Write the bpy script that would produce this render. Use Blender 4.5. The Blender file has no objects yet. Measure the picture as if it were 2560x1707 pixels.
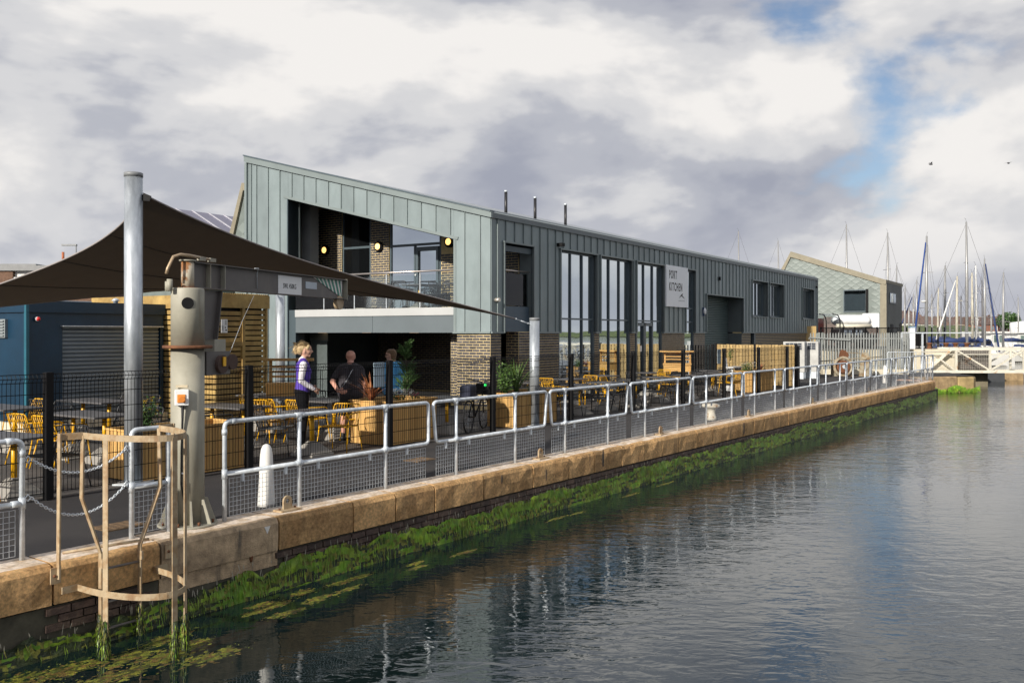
import bpy, bmesh, math, random
import numpy as np
from mathutils import Vector, Matrix
R = math.radians
random.seed(7)
S = bpy.context.scene
COL = S.collection

# ------------------------------------------------------------------ camera
cd = bpy.data.cameras.new('camera'); cam = bpy.data.objects.new('camera', cd); COL.objects.link(cam)
cam.location = (0, 0, 2.0); cam.rotation_euler = (R(90), 0, 0)
cd.sensor_width = 36.0; cd.lens = 36.0 * 2250 / 2560.0
cd.shift_y = -(853.5 - 832.0) / 2560.0
cd.clip_start = 0.1; cd.clip_end = 6000
S.camera = cam
S.render.resolution_x, S.render.resolution_y = 1024, 682
# ------------------------------------------------------------------ light
SUN_DIR = Vector((-0.56, -0.83, 0.42)).normalized()      # towards the sun
sl = bpy.data.lights.new('sun', 'SUN'); sl.energy = 5.0; sl.angle = R(1.2); sl.color = (1.0, 0.93, 0.82)
so = bpy.data.objects.new('sun', sl); COL.objects.link(so)
so.rotation_euler = (-SUN_DIR).to_track_quat('-Z', 'Y').to_euler()
W = bpy.data.worlds.new('World'); S.world = W; W.use_nodes = True
nt = W.node_tree; nt.nodes.clear()
def N(t, kind, **kw):
    n = t.nodes.new(kind)
    for k, v in kw.items():
        if k == 'inp':
            for i, x in v.items(): n.inputs[i].default_value = x
        else: setattr(n, k, v)
    return n
def world():
    L = nt.links.new
    out = N(nt, 'ShaderNodeOutputWorld'); bg = N(nt, 'ShaderNodeBackground')
    sky = N(nt, 'ShaderNodeTexSky', sky_type='NISHITA'); sky.sun_disc = False
    sky.sun_elevation = math.asin(SUN_DIR.z); sky.sun_rotation = math.atan2(SUN_DIR.x, SUN_DIR.y)
    sky.air_density = 1.0; sky.dust_density = 0.6; sky.ozone_density = 1.5
    tc = N(nt, 'ShaderNodeTexCoord'); sep = N(nt, 'ShaderNodeSeparateXYZ'); L(tc.outputs['Generated'], sep.inputs[0])
    # broken cumulus: noise in direction space, lit tops and greyer bases
    def noise(scale, detail, rough, loc, sc, dist=0.0):
        mp = N(nt, 'ShaderNodeMapping'); mp.inputs['Location'].default_value = loc; mp.inputs['Scale'].default_value = sc; mp.inputs['Rotation'].default_value = (0, 0, SKY_TURN)
        L(tc.outputs['Generated'], mp.inputs[0])
        n = N(nt, 'ShaderNodeTexNoise', inp={'Scale': scale, 'Detail': detail, 'Roughness': rough, 'Distortion': dist})
        L(mp.outputs[0], n.inputs['Vector']); return n.outputs['Fac']
    def ramp(src, pts, mode='EASE'):
        r = N(nt, 'ShaderNodeValToRGB'); r.color_ramp.interpolation = mode
        e = r.color_ramp.elements
        while len(e) < len(pts): e.new(0.5)
        for x, (p, c) in zip(e, pts): x.position = p; x.color = c
        L(src, r.inputs[0]); return r.outputs[0]
    def math2(op, a, b, c=None):
        m = N(nt, 'ShaderNodeMath', operation=op)
        for i, x in enumerate((a, b, c)):
            if x is None: continue
            if isinstance(x, (int, float)): m.inputs[i].default_value = x
            else: L(x, m.inputs[i])
        return m.outputs[0]
    SC = (1., 1., 2.1); lx, ly, lz = CLOUD_LOC
    d0 = noise(2.6, 8, .52, (lx, ly, lz), SC, .15); d1 = noise(2.6, 5, .50, (lx - .04, ly - .03, lz + .13), SC, .15)
    big = noise(1.15, 3, .5, SHADE_LOC, (1., 1., 2.6))
    emb = math2('SUBTRACT', d0, d1)
    sh = math2('MULTIPLY_ADD', emb, 2.5, .44); sh = math2('MULTIPLY_ADD', math2('SUBTRACT', big, .5), 1.1, sh)
    shade = ramp(sh, [(0.18, (.36, .38, .455, 1)), (0.42, (.48, .495, .55, 1)), (0.58, (.68, .68, .695, 1)), (0.80, (.90, .875, .85, 1))])
    cover = ramp(math2('MULTIPLY_ADD', math2('SUBTRACT', big, .5), .35, d0), [(COVER, (0, 0, 0, 1)), (COVER + .09, (1, 1, 1, 1))])
    skm = N(nt, 'ShaderNodeMix', data_type='RGBA', blend_type='MULTIPLY'); skm.inputs[0].default_value = 1
    L(sky.outputs[0], skm.inputs[6]); skm.inputs[7].default_value = (.095, .095, .10, 1)
    mix = N(nt, 'ShaderNodeMix', data_type='RGBA'); L(cover, mix.inputs[0])
    L(skm.outputs[2], mix.inputs[6]); L(shade, mix.inputs[7])
    # thin milky veil near the horizon, all the way round
    hz = N(nt, 'ShaderNodeMapRange', interpolation_type='SMOOTHSTEP', inp={1: -.02, 2: 0.17, 3: 0.6, 4: 0.0}); L(sep.outputs['Z'], hz.inputs[0])
    mix2 = N(nt, 'ShaderNodeMix', data_type='RGBA'); L(hz.outputs[0], mix2.inputs[0]); L(mix.outputs[2], mix2.inputs[6])
    mix2.inputs[7].default_value = (.62, .625, .665, 1)
    L(mix2.outputs[2], bg.inputs[0]); bg.inputs[1].default_value = SKY_GAIN
    L(bg.outputs[0], out.inputs[0])
CLOUD_LOC = (8.118, 4.747, 11.879); SHADE_LOC = (16.526, 9.113, 8.435); SKY_GAIN = 0.92; COVER = .30; SKY_TURN = .10
world()
S.view_settings.view_transform = 'Standard'; S.view_settings.look = 'None'
S.view_settings.exposure = 0.12; S.view_settings.gamma = 1.0; S.view_settings.use_curve_mapping = False
try:
    S.cycles.max_bounces = 8; S.cycles.transparent_max_bounces = 16; S.cycles.use_denoising = True
    S.cycles.caustics_reflective = False; S.cycles.caustics_refractive = False
    S.cycles.sample_clamp_indirect = 4.0
except Exception: pass

# ------------------------------------------------------------------ helpers
def frame(ang, ox, oy):
    a = R(ang); return (ox, oy, R(90) - a)
QUAY = frame(36.0, -2.49, 9.74)       # x along the quay edge, y inland
BLD = frame(32.6, -0.55, 23.4)        # x along the long facade, y inland along the gable
def to_world(fr, s, t, z=0.0):
    c, n = math.cos(fr[2]), math.sin(fr[2]); return Vector((fr[0] + s * c - t * n, fr[1] + s * n + t * c, z))

MATS = {}
def M(name, col, rough=.6, metal=0., var=.12, scale=3., bump=0., bscale=40., col2=None, mixscale=2., mixlo=.45, mixhi=.6, rand=0., spec=.5,
      stretch=(1, 1, 1), objc=False, emit=0., emitcol=None, streak=0., streakcol=(.02, .02, .02)):
    if name in MATS: return MATS[name]
    m = bpy.data.materials.new(name); m.use_nodes = True; t = m.node_tree; L = t.links.new
    p = t.nodes['Principled BSDF']; p.inputs['Roughness'].default_value = rough; p.inputs['Metallic'].default_value = metal
    p.inputs['Specular IOR Level'].default_value = spec
    if objc:
        src = N(t, 'ShaderNodeTexCoord').outputs['Object']
    else:
        src = N(t, 'ShaderNodeNewGeometry').outputs['Position']
    mp = N(t, 'ShaderNodeMapping'); mp.inputs['Scale'].default_value = stretch; L(src, mp.inputs[0]); v = mp.outputs[0]
    c = None
    rgb = N(t, 'ShaderNodeRGB'); rgb.outputs[0].default_value = (*col, 1); c = rgb.outputs[0]
    if col2:
        n2 = N(t, 'ShaderNodeTexNoise', inp={'Scale': mixscale, 'Detail': 6., 'Roughness': .6}); L(v, n2.inputs['Vector'])
        mr = N(t, 'ShaderNodeMapRange', inp={1: mixlo, 2: mixhi}); L(n2.outputs[0], mr.inputs[0])
        mx = N(t, 'ShaderNodeMix', data_type='RGBA'); L(mr.outputs[0], mx.inputs[0]); L(c, mx.inputs[6]); mx.inputs[7].default_value = (*col2, 1); c = mx.outputs[2]
    if streak:
        mp2 = N(t, 'ShaderNodeMapping'); mp2.inputs['Scale'].default_value = (1, 1, .12); L(src, mp2.inputs[0])
        n4 = N(t, 'ShaderNodeTexNoise', inp={'Scale': 7., 'Detail': 4., 'Roughness': .65}); L(mp2.outputs[0], n4.inputs['Vector'])
        mr = N(t, 'ShaderNodeMapRange', inp={1: .54, 2: .72, 3: 0., 4: streak}); L(n4.outputs[0], mr.inputs[0])
        mx = N(t, 'ShaderNodeMix', data_type='RGBA'); L(mr.outputs[0], mx.inputs[0]); L(c, mx.inputs[6]); mx.inputs[7].default_value = (*streakcol, 1); c = mx.outputs[2]
    if var:
        n1 = N(t, 'ShaderNodeTexNoise', inp={'Scale': scale, 'Detail': 5., 'Roughness': .65}); L(v, n1.inputs['Vector'])
        mr = N(t, 'ShaderNodeMapRange', inp={1: .25, 2: .75, 3: 1 - var * 1.6, 4: 1 + var * 1.6}); L(n1.outputs[0], mr.inputs[0])
        mx = N(t, 'ShaderNodeMix', data_type='RGBA', blend_type='MULTIPLY'); mx.inputs[0].default_value = 1; L(c, mx.inputs[6]); L(mr.outputs[0], mx.inputs[7]); c = mx.outputs[2]
    if rand:
        oi = N(t, 'ShaderNodeObjectInfo'); mr = N(t, 'ShaderNodeMapRange', inp={1: 0., 2: 1., 3: 1 - rand, 4: 1 + rand}); L(oi.outputs['Random'], mr.inputs[0])
        mx = N(t, 'ShaderNodeMix', data_type='RGBA', blend_type='MULTIPLY'); mx.inputs[0].default_value = 1; L(c, mx.inputs[6]); L(mr.outputs[0], mx.inputs[7]); c = mx.outputs[2]
    L(c, p.inputs['Base Color'])
    if bump:
        n3 = N(t, 'ShaderNodeTexNoise', inp={'Scale': bscale, 'Detail': 4., 'Roughness': .6}); L(v, n3.inputs['Vector'])
        b = N(t, 'ShaderNodeBump', inp={'Strength': bump, 'Distance': .02}); L(n3.outputs[0], b.inputs['Height']); L(b.outputs[0], p.inputs['Normal'])
    if emit:
        p.inputs['Emission Color'].default_value = (*(emitcol or col), 1); p.inputs['Emission Strength'].default_value = emit
    MATS[name] = m; return m

class MB:
    def __init__(s): s.v = []; s.f = []; s.m = []; s.sm = []
    def add(s, vs, fs, mi=0, sm=False):
        o = len(s.v); s.v += [tuple(v) for v in vs]
        for f in fs: s.f.append([i + o for i in f]); s.m.append(mi); s.sm.append(sm)
        return s
    def box(s, x0, x1, y0, y1, z0, z1, mi=0):
        return s.add([(x0,y0,z0),(x1,y0,z0),(x1,y1,z0),(x0,y1,z0),(x0,y0,z1),(x1,y0,z1),(x1,y1,z1),(x0,y1,z1)],
                     [(0,3,2,1),(4,5,6,7),(0,1,5,4),(1,2,6,5),(2,3,7,6),(3,0,4,7)], mi)
    def bar(s, p, q, w, h, up=(0, 0, 1), mi=0):
        p = Vector(p); q = Vector(q); d = (q - p).normalized(); u = Vector(up)
        a = d.cross(u)
        if a.length < 1e-5: a = d.cross(Vector((1, 0, 0)))
        a.normalize(); b = a.cross(d).normalized()
        vs = []
        for e in (p, q):
            for i, j in ((-1,-1),(1,-1),(1,1),(-1,1)): vs.append(e + a * (i * w / 2) + b * (j * h / 2))
        return s.add(vs, [(0,1,2,3)[::-1],(4,5,6,7),(0,1,5,4),(1,2,6,5),(2,3,7,6),(3,0,4,7)], mi)
    def tube(s, pts, r, n=8, cap=True, mi=0, sm=True, closed=False):
        pts = [Vector(p) for p in pts]; k = len(pts)
        rr = r if isinstance(r, (list, tuple)) else [r] * k
        rings = []; prev = None
        for i, p in enumerate(pts):
            if closed: d = (pts[(i+1) % k] - pts[i-1])
            elif i == 0: d = pts[1] - p
            elif i == k - 1: d = p - pts[i-1]
            else: d = (pts[i+1] - p).normalized() + (p - pts[i-1]).normalized()
            if d.length < 1e-9: d = Vector((0, 0, 1))
            d.normalize()
            if prev is None:
                a = d.cross(Vector((0, 0, 1)));
                if a.length < 1e-3: a = d.cross(Vector((1, 0, 0)))
            else:
                a = prev - d * prev.dot(d)
                if a.length < 1e-4: a = d.cross(Vector((0, 0, 1)))
            a.normalize(); b = d.cross(a); prev = a
            rings.append([p + (a * math.cos(2*math.pi*j/n) + b * math.sin(2*math.pi*j/n)) * rr[i] for j in range(n)])
        vs = [v for ring in rings for v in ring]; fs = []
        for i in range(k if closed else k - 1):
            i2 = (i + 1) % k
            for j in range(n): fs.append((i*n+j, i*n+(j+1)%n, i2*n+(j+1)%n, i2*n+j))
        s.add(vs, fs, mi, sm)
        if cap and not closed:
            o = len(s.v) - len(vs)
            s.f.append([o + j for j in range(n)][::-1]); s.m.append(mi); s.sm.append(False)
            s.f.append([o + (k-1)*n + j for j in range(n)]); s.m.append(mi); s.sm.append(False)
        return s
    def cyl(s, p, q, r0, r1=None, n=16, mi=0, cap=True): return s.tube([p, q], [r0, r0 if r1 is None else r1], n, cap, mi)
    def lathe(s, prof, n=16, c=(0, 0, 0), mi=0, sm=True):
        vs = [(c[0] + r*math.cos(2*math.pi*j/n), c[1] + r*math.sin(2*math.pi*j/n), c[2] + z) for r, z in prof for j in range(n)]
        fs = [(i*n+j, i*n+(j+1)%n, (i+1)*n+(j+1)%n, (i+1)*n+j) for i in range(len(prof)-1) for j in range(n)]
        s.add(vs, fs, mi, sm); o = len(s.v) - len(vs)
        s.f.append([o + j for j in range(n)][::-1]); s.m.append(mi); s.sm.append(False)
        s.f.append([o + (len(prof)-1)*n + j for j in range(n)]); s.m.append(mi); s.sm.append(False)
        return s
    def prism(s, poly, d, mi=0):           # poly: list of 3D points, d: extrusion vector
        d = Vector(d); n = len(poly); vs = [Vector(p) for p in poly] + [Vector(p) + d for p in poly]
        return s.add(vs, [tuple(range(n))[::-1], tuple(range(n, 2*n))] + [(i, (i+1)%n, n+(i+1)%n, n+i) for i in range(n)], mi)
    def ball(s, c, r, nu=12, nv=8, mi=0, sc=(1, 1, 1)):
        prof = [(math.sin(math.pi*i/nv), -math.cos(math.pi*i/nv)) for i in range(nv+1)]
        vs = [(c[0] + max(q, 1e-4)*r*sc[0]*math.cos(2*math.pi*j/nu), c[1] + max(q, 1e-4)*r*sc[1]*math.sin(2*math.pi*j/nu), c[2] + z*r*sc[2]) for q, z in prof for j in range(nu)]
        return s.add(vs, [(i*nu+j, i*nu+(j+1)%nu, (i+1)*nu+(j+1)%nu, (i+1)*nu+j) for i in range(nv) for j in range(nu)], mi, True)
    def mesh(s, name, mats):
        me = bpy.data.meshes.new(name); me.from_pydata(s.v, [], s.f)
        for m in (mats if isinstance(mats, (list, tuple)) else [mats]): me.materials.append(m)
        me.polygons.foreach_set('material_index', s.m); me.polygons.foreach_set('use_smooth', s.sm)
        bm = bmesh.new(); bm.from_mesh(me); bmesh.ops.recalc_face_normals(bm, faces=bm.faces); bm.to_mesh(me); bm.free()
        return me
    def build(s, name, mats, parent=None, bevel=0., seg=1):
        return link(name, s.mesh(name, mats), parent, bevel=bevel, seg=seg)
def link(name, me, parent=None, loc=None, rot=None, scale=None, bevel=0., seg=1):
    o = bpy.data.objects.new(name, me); COL.objects.link(o)
    if parent is not None: o.parent = parent
    if loc is not None: o.location = loc
    if rot is not None: o.rotation_euler = rot
    if scale is not None: o.scale = scale
    if bevel:
        b = o.modifiers.new('edge', 'BEVEL'); b.width = bevel; b.segments = seg; b.limit_method = 'ANGLE'; b.angle_limit = R(40)
    return o
def tag(o, label=None, cat=None, group=None, kind=None):
    if label: o['label'] = label
    if cat: o['category'] = cat
    if group: o['group'] = group
    if kind: o['kind'] = kind
    return o
def thing(name, label, cat, fr=None, s=0., t=0., z=0., rot=0., group=None, loc=None):
    o = bpy.data.objects.new(name, None); COL.objects.link(o); o.empty_display_size = .2
    if fr is not None:
        o.location = to_world(fr, s, t, z); o.rotation_euler = (0, 0, fr[2] + rot)
    else:
        o.location = loc or (0, 0, 0); o.rotation_euler = (0, 0, rot)
    return tag(o, label, cat, group)
def stuff(o): o['kind'] = 'stuff'; return o
def children(o): return [c for c in KIDS.get(o.name, [])] if False else list(o.children)
def copy_tree(o, parent=None):
    c = o.copy(); COL.objects.link(c); c.parent = parent
    for ch in list(o.children): copy_tree(ch, c)
    return c
def proj_u(o): return o.location.x / max(o.location.y, .1)
ORD = ['first', 'second', 'third', 'fourth', 'fifth', 'sixth', 'seventh', 'eighth', 'ninth', 'tenth', 'eleventh', 'twelfth', 'thirteenth', 'fourteenth',
       'fifteenth', 'sixteenth', 'seventeenth', 'eighteenth', 'nineteenth', 'twentieth']
def number_left_right(things, text, side='left'):
    for i, o in enumerate(sorted(things, key=proj_u)): o['label'] = f'{text}, {ORD[i]} from the {side}'
def text_mesh(s, size, mat, parent, mtx, extrude=.002, sx=1., align='LEFT', name='lettering', spacing=1., bold=0.):
    cu = bpy.data.curves.new('txt', 'FONT'); cu.body = s; cu.size = size; cu.extrude = extrude; cu.align_x = align; cu.space_character = spacing; cu.offset = bold
    t = bpy.data.objects.new('txt', cu); COL.objects.link(t)
    dg = bpy.context.evaluated_depsgraph_get(); me = bpy.data.meshes.new_from_object(t.evaluated_get(dg))
    bpy.data.objects.remove(t); me.transform(Matrix.Diagonal((sx, 1, 1, 1))); me.transform(mtx); me.materials.clear(); me.materials.append(mat); me.name = name
    return link(name, me, parent)

# ------------------------------------------------------------------ materials
galv = M('galvanised_steel', (.60, .65, .70), .42, .35, .16, 9., .06, 60., col2=(.72, .77, .82), mixscale=14., spec=.5)
galvp = M('galvanised_post', (.46, .50, .54), .38, .6, .18, 6., .05, 60., col2=(.60, .64, .68), mixscale=5., stretch=(1, 1, .35), streak=.4, streakcol=(.24, .27, .30))
blackp = M('black_paint', (.006, .006, .007), .6, 0, .1, 8., spec=.2)
clad = M('zinc_cladding', (.215, .262, .272), .44, .12, .12, 1.3, .16, 1.6, rand=.09, stretch=(1, 1, .5), streak=.22, streakcol=(.15, .185, .19))
trimm = M('zinc_trim', (.205, .245, .248), .45, .1, .06, 1.5)
fascw = M('white_fascia', (.46, .47, .47), .4, 0, .05, 1.)
fascg = M('grey_fascia', (.125, .15, .165), .45, 0, .05, 1.)
frame_m = M('window_frame', (.085, .115, .135), .4, .1, .06)
linerm = M('blue_grey_liner', (.06, .085, .10), .5, .1, .06)
brickm = M('engineering_brick', (.052, .050, .056), .5, 0, .35, 9., .25, 60., rand=.35, col2=(.085, .078, .080), mixscale=5.)
mortar = M('mortar', (.74, .58, .30), .9, 0, .12, 8., .3, 60.)
asphalt = M('asphalt', (.026, .024, .026), .88, 0, .35, 70., .6, 260., col2=(.042, .038, .038), mixscale=.9)
patio = M('patio_tarmac', (.075, .069, .066), .88, 0, .3, 50., .5, 220., col2=(.10, .092, .086), mixscale=1.1)
concrete = M('concrete', (.30, .285, .26), .85, 0, .14, 3., .2, 60.)
yellow = M('yellow_powder_coat', (.82, .43, .006), .38, 0, .04)
darkc = M('charcoal_powder_coat', (.030, .032, .036), .4, 0, .05)
tabletop = M('dark_grey_tabletop', (.115, .112, .115), .42, 0, .1, 6.)
pine = M('pine_board', (.66, .40, .135), .65, 0, .2, 3., .12, 14., rand=.2, stretch=(6, 6, .6), col2=(.54, .30, .095), mixscale=3.)
pineh = M('pine_slat', (.37, .25, .085), .7, 0, .2, 4., .12, 14., rand=.22, col2=(.30, .19, .06), mixscale=3.)
treated = M('treated_timber', (.46, .33, .15), .7, 0, .2, 3., .12, 14., rand=.25, stretch=(6, 6, .6), col2=(.34, .23, .09), mixscale=3.)
stone = M('sandstone_coping', (.60, .37, .165), .9, 0, .34, 28., .8, 140., rand=.20, col2=(.46, .27, .115), mixscale=3., streak=.5, streakcol=(.10, .075, .05))
stonetop = M('worn_stone_top', (.76, .65, .54), .9, 0, .25, 20., .5, 90., col2=(.56, .43, .30), mixscale=6.)
conc_old = M('weathered_concrete', (.50, .37, .235), .9, 0, .26, 9., .6, 70., streak=.95, streakcol=(.10, .085, .065), col2=(.34, .25, .16), mixscale=2.)
dampbrick = M('damp_brick', (.055, .034, .028), .6, 0, .3, 10., .4, 50., rand=.3, col2=(.09, .06, .045), mixscale=6.)
slime = M('algae_slime', (.012, .022, .008), .5, 0, .4, 6., .8, 30., col2=(.030, .045, .012), mixscale=5.)
weed = M('green_weed', (.105, .225, .014), .45, 0, .5, 7., col2=(.19, .29, .022), mixscale=5.)
weed2 = M('olive_weed', (.19, .19, .03), .55, 0, .4, 9., .6, 30., col2=(.06, .075, .012), mixscale=5.)
limew = M('lime_bloom', (.34, .325, .265), .9, 0, .2, 8.)
cagem = M('tan_paint', (.43, .335, .215), .55, 0, .15, 6., .1, 30., col2=(.33, .22, .12), mixscale=11., streak=.55, streakcol=(.20, .095, .045))
cranem = M('crane_grey_paint', (.33, .315, .255), .55, 0, .12, 3., .05, 30., streak=.6, streakcol=(.20, .155, .10))
crane2 = M('crane_dark_paint', (.115, .105, .10), .5, 0, .12, 3., .05, 30., streak=.25, streakcol=(.22, .19, .16))
rust = M('rusty_steel', (.15, .060, .026), .8, 0, .35, 8., .3, 40.)
whitep = M('white_paint', (.74, .73, .70), .5, 0, .06, 4., streak=.25, streakcol=(.45, .42, .36))
whitep2 = M('white_plastic', (.78, .79, .80), .4, 0, .03)
creamw = M('cream_render', (.60, .55, .43), .85, 0, .12, 1.5, .2, 30., streak=.3, streakcol=(.36, .32, .24))
sailm = M('taupe_sail_cloth', (.070, .058, .048), .8, 0, .08, 4., .1, 120.)
kioskm = M('blue_steel', (.003, .030, .064), .42, 0, .15, 1.5, .05, 3.)
kiosk2 = M('teal_corner', (.02, .12, .17), .4, 0, .1)
shutm = M('shutter_grey', (.20, .24, .28), .4, .4, .06)
shutg = M('shutter_green_grey', (.12, .165, .165), .45, .2, .06)
blackrub = M('black_rubber', (.012, .012, .013), .6)
def glassy(name, col, refl, rough=.015):
    m = bpy.data.materials.new(name); m.use_nodes = True; t = m.node_tree; p = t.nodes['Principled BSDF']
    p.inputs['Base Color'].default_value = (*col, 1); p.inputs['Roughness'].default_value = .1
    gl = N(t, 'ShaderNodeBsdfGlossy'); gl.inputs['Roughness'].default_value = rough; gl.inputs['Color'].default_value = (.86, .93, .97, 1)
    n = N(t, 'ShaderNodeTexNoise', inp={'Scale': .9, 'Detail': 1.}); b = N(t, 'ShaderNodeBump', inp={'Strength': .10, 'Distance': .02})
    g = N(t, 'ShaderNodeNewGeometry'); t.links.new(g.outputs['Position'], n.inputs['Vector']); t.links.new(n.outputs[0], b.inputs['Height']); t.links.new(b.outputs[0], gl.inputs['Normal'])
    mx = N(t, 'ShaderNodeMixShader'); mx.inputs[0].default_value = refl
    t.links.new(p.outputs[0], mx.inputs[1]); t.links.new(gl.outputs[0], mx.inputs[2]); t.links.new(mx.outputs[0], t.nodes['Material Output'].inputs[0])
    return m
glass = glassy('facade_glass', (.010, .014, .016), .74)
glass_d = glassy('dark_glass', (.006, .007, .008), .10)
def clearglass():
    m = bpy.data.materials.new('clear_glass'); m.use_nodes = True; t = m.node_tree
    tr = N(t, 'ShaderNodeBsdfTransparent'); tr.inputs[0].default_value = (.90, .94, .94, 1); gl = N(t, 'ShaderNodeBsdfGlossy'); gl.inputs['Roughness'].default_value = .02
    fr = N(t, 'ShaderNodeFresnel', inp={'IOR': 1.5}); mx = N(t, 'ShaderNodeMixShader')
    t.links.new(fr.outputs[0], mx.inputs[0]); t.links.new(tr.outputs[0], mx.inputs[1]); t.links.new(gl.outputs[0], mx.inputs[2]); t.links.new(mx.outputs[0], t.nodes['Material Output'].inputs[0])
    return m
clearg = clearglass()

def cloth_glow(m, col, fac):
    t = m.node_tree; out = t.nodes['Material Output']; p = t.nodes['Principled BSDF']; tr = N(t, 'ShaderNodeBsdfTranslucent'); tr.inputs[0].default_value = (*col, 1)
    mx = N(t, 'ShaderNodeMixShader'); mx.inputs[0].default_value = fac; t.links.new(p.outputs[0], mx.inputs[1]); t.links.new(tr.outputs[0], mx.inputs[2]); t.links.new(mx.outputs[0], out.inputs[0])
cloth_glow(sailm, (.28, .20, .13), .04)
# ================================================================== ground and water
def poly_sheet(name, pts, z, mat, kind='structure', thick=None):
    b = MB()
    if thick: b.prism([(x, y, z - thick) for x, y in pts], (0, 0, thick))
    else: b.add([(x, y, z) for x, y in pts], [tuple(range(len(pts)))])
    o = b.build(name, mat); tag(o, kind=kind); return o
qw = lambda s, t: tuple(to_world(QUAY, s, t)[:2])
land = [qw(-70, .50), qw(35.0, .50), (18.2, 41.6), (21.9, 42.6), (22.4, 46.7), (20, 56), (10, 130), (-700, 400), (-700, -100)]
poly_sheet('promenade_ground', land, -0.03, asphalt)
poly_sheet('terrace_ground', [qw(-12, 3.3), qw(26.6, 3.3), qw(26.6, 6.6), tuple(to_world(BLD, 13.2, -.1)[:2]), tuple(to_world(BLD, -.0, -.1)[:2]), tuple(to_world(BLD, .0, 8.2)[:2]), tuple(to_world(BLD, -24, 8.2)[:2])], -0.026, patio)
yard = [(14.9, 46.75), (24.8, 46.75), (26, 60), (40, 118), (-30, 118), (5, 60), (17.6, 53.0)]
poly_sheet('raised_yard', yard, 1.12, M('yard_tarmac', (.10, .088, .082), .9, 0, .15, 1.), thick=1.0)
def water():
    m = bpy.data.materials.new('harbour_water'); m.use_nodes = True; t = m.node_tree; L = t.links.new
    p = t.nodes['Principled BSDF']; p.inputs['Base Color'].default_value = (.0025, .011, .012, 1)
    p.inputs['Roughness'].default_value = .03; p.inputs['IOR'].default_value = 2.0; p.inputs['Specular IOR Level'].default_value = .5
    g = N(t, 'ShaderNodeNewGeometry')
    hs = []
    for sc, st, rot, det in ((4.6, (1., 2.0, 1), .45, 2.), (1.3, (1., 1.8, 1), .8, 2.), (17., (1., 1.6, 1), .35, 2.)):
        mp = N(t, 'ShaderNodeMapping'); mp.inputs['Scale'].default_value = st; mp.inputs['Rotation'].default_value = (0, 0, rot); L(g.outputs['Position'], mp.inputs[0])
        n = N(t, 'ShaderNodeTexNoise', inp={'Scale': sc, 'Detail': det, 'Roughness': .5, 'Distortion': .6}); L(mp.outputs[0], n.inputs['Vector']); hs.append(n.outputs[0])
    # calm and ruffled patches, calmer under the lee of the near wall
    pn = N(t, 'ShaderNodeTexNoise', inp={'Scale': .11, 'Detail': 3.}); L(g.outputs['Position'], pn.inputs['Vector'])
    pr = N(t, 'ShaderNodeMapRange', inp={1: .36, 2: .66, 3: .22, 4: 1.0}); L(pn.outputs[0], pr.inputs[0])
    sp = N(t, 'ShaderNodeSeparateXYZ'); L(g.outputs['Position'], sp.inputs[0])
    yr = N(t, 'ShaderNodeMapRange', inp={1: 6., 2: 26., 3: .45, 4: 1.25}); L(sp.outputs['Y'], yr.inputs[0])
    pm = N(t, 'ShaderNodeMath', operation='MULTIPLY'); L(pr.outputs[0], pm.inputs[0]); L(yr.outputs[0], pm.inputs[1])
    a1 = N(t, 'ShaderNodeMath', operation='MULTIPLY', inp={1: .55}); L(hs[0], a1.inputs[0])
    a2 = N(t, 'ShaderNodeMath', operation='MULTIPLY_ADD', inp={1: 1.0}); L(hs[1], a2.inputs[0]); L(a1.outputs[0], a2.inputs[2])
    a3 = N(t, 'ShaderNodeMath', operation='MULTIPLY_ADD', inp={1: .05}); L(hs[2], a3.inputs[0]); L(a2.outputs[0], a3.inputs[2])
    b = N(t, 'ShaderNodeBump', inp={'Distance': .022}); L(pm.outputs[0], b.inputs['Strength']); L(a3.outputs[0], b.inputs['Height']); L(b.outputs[0], p.inputs['Normal'])
    o = MB().add([(-900, -900, -.8), (2500, -900, -.8), (2500, 3000, -.8), (-900, 3000, -.8)], [(0, 1, 2, 3)]).build('water', m); tag(o, kind='structure')
water()

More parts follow.
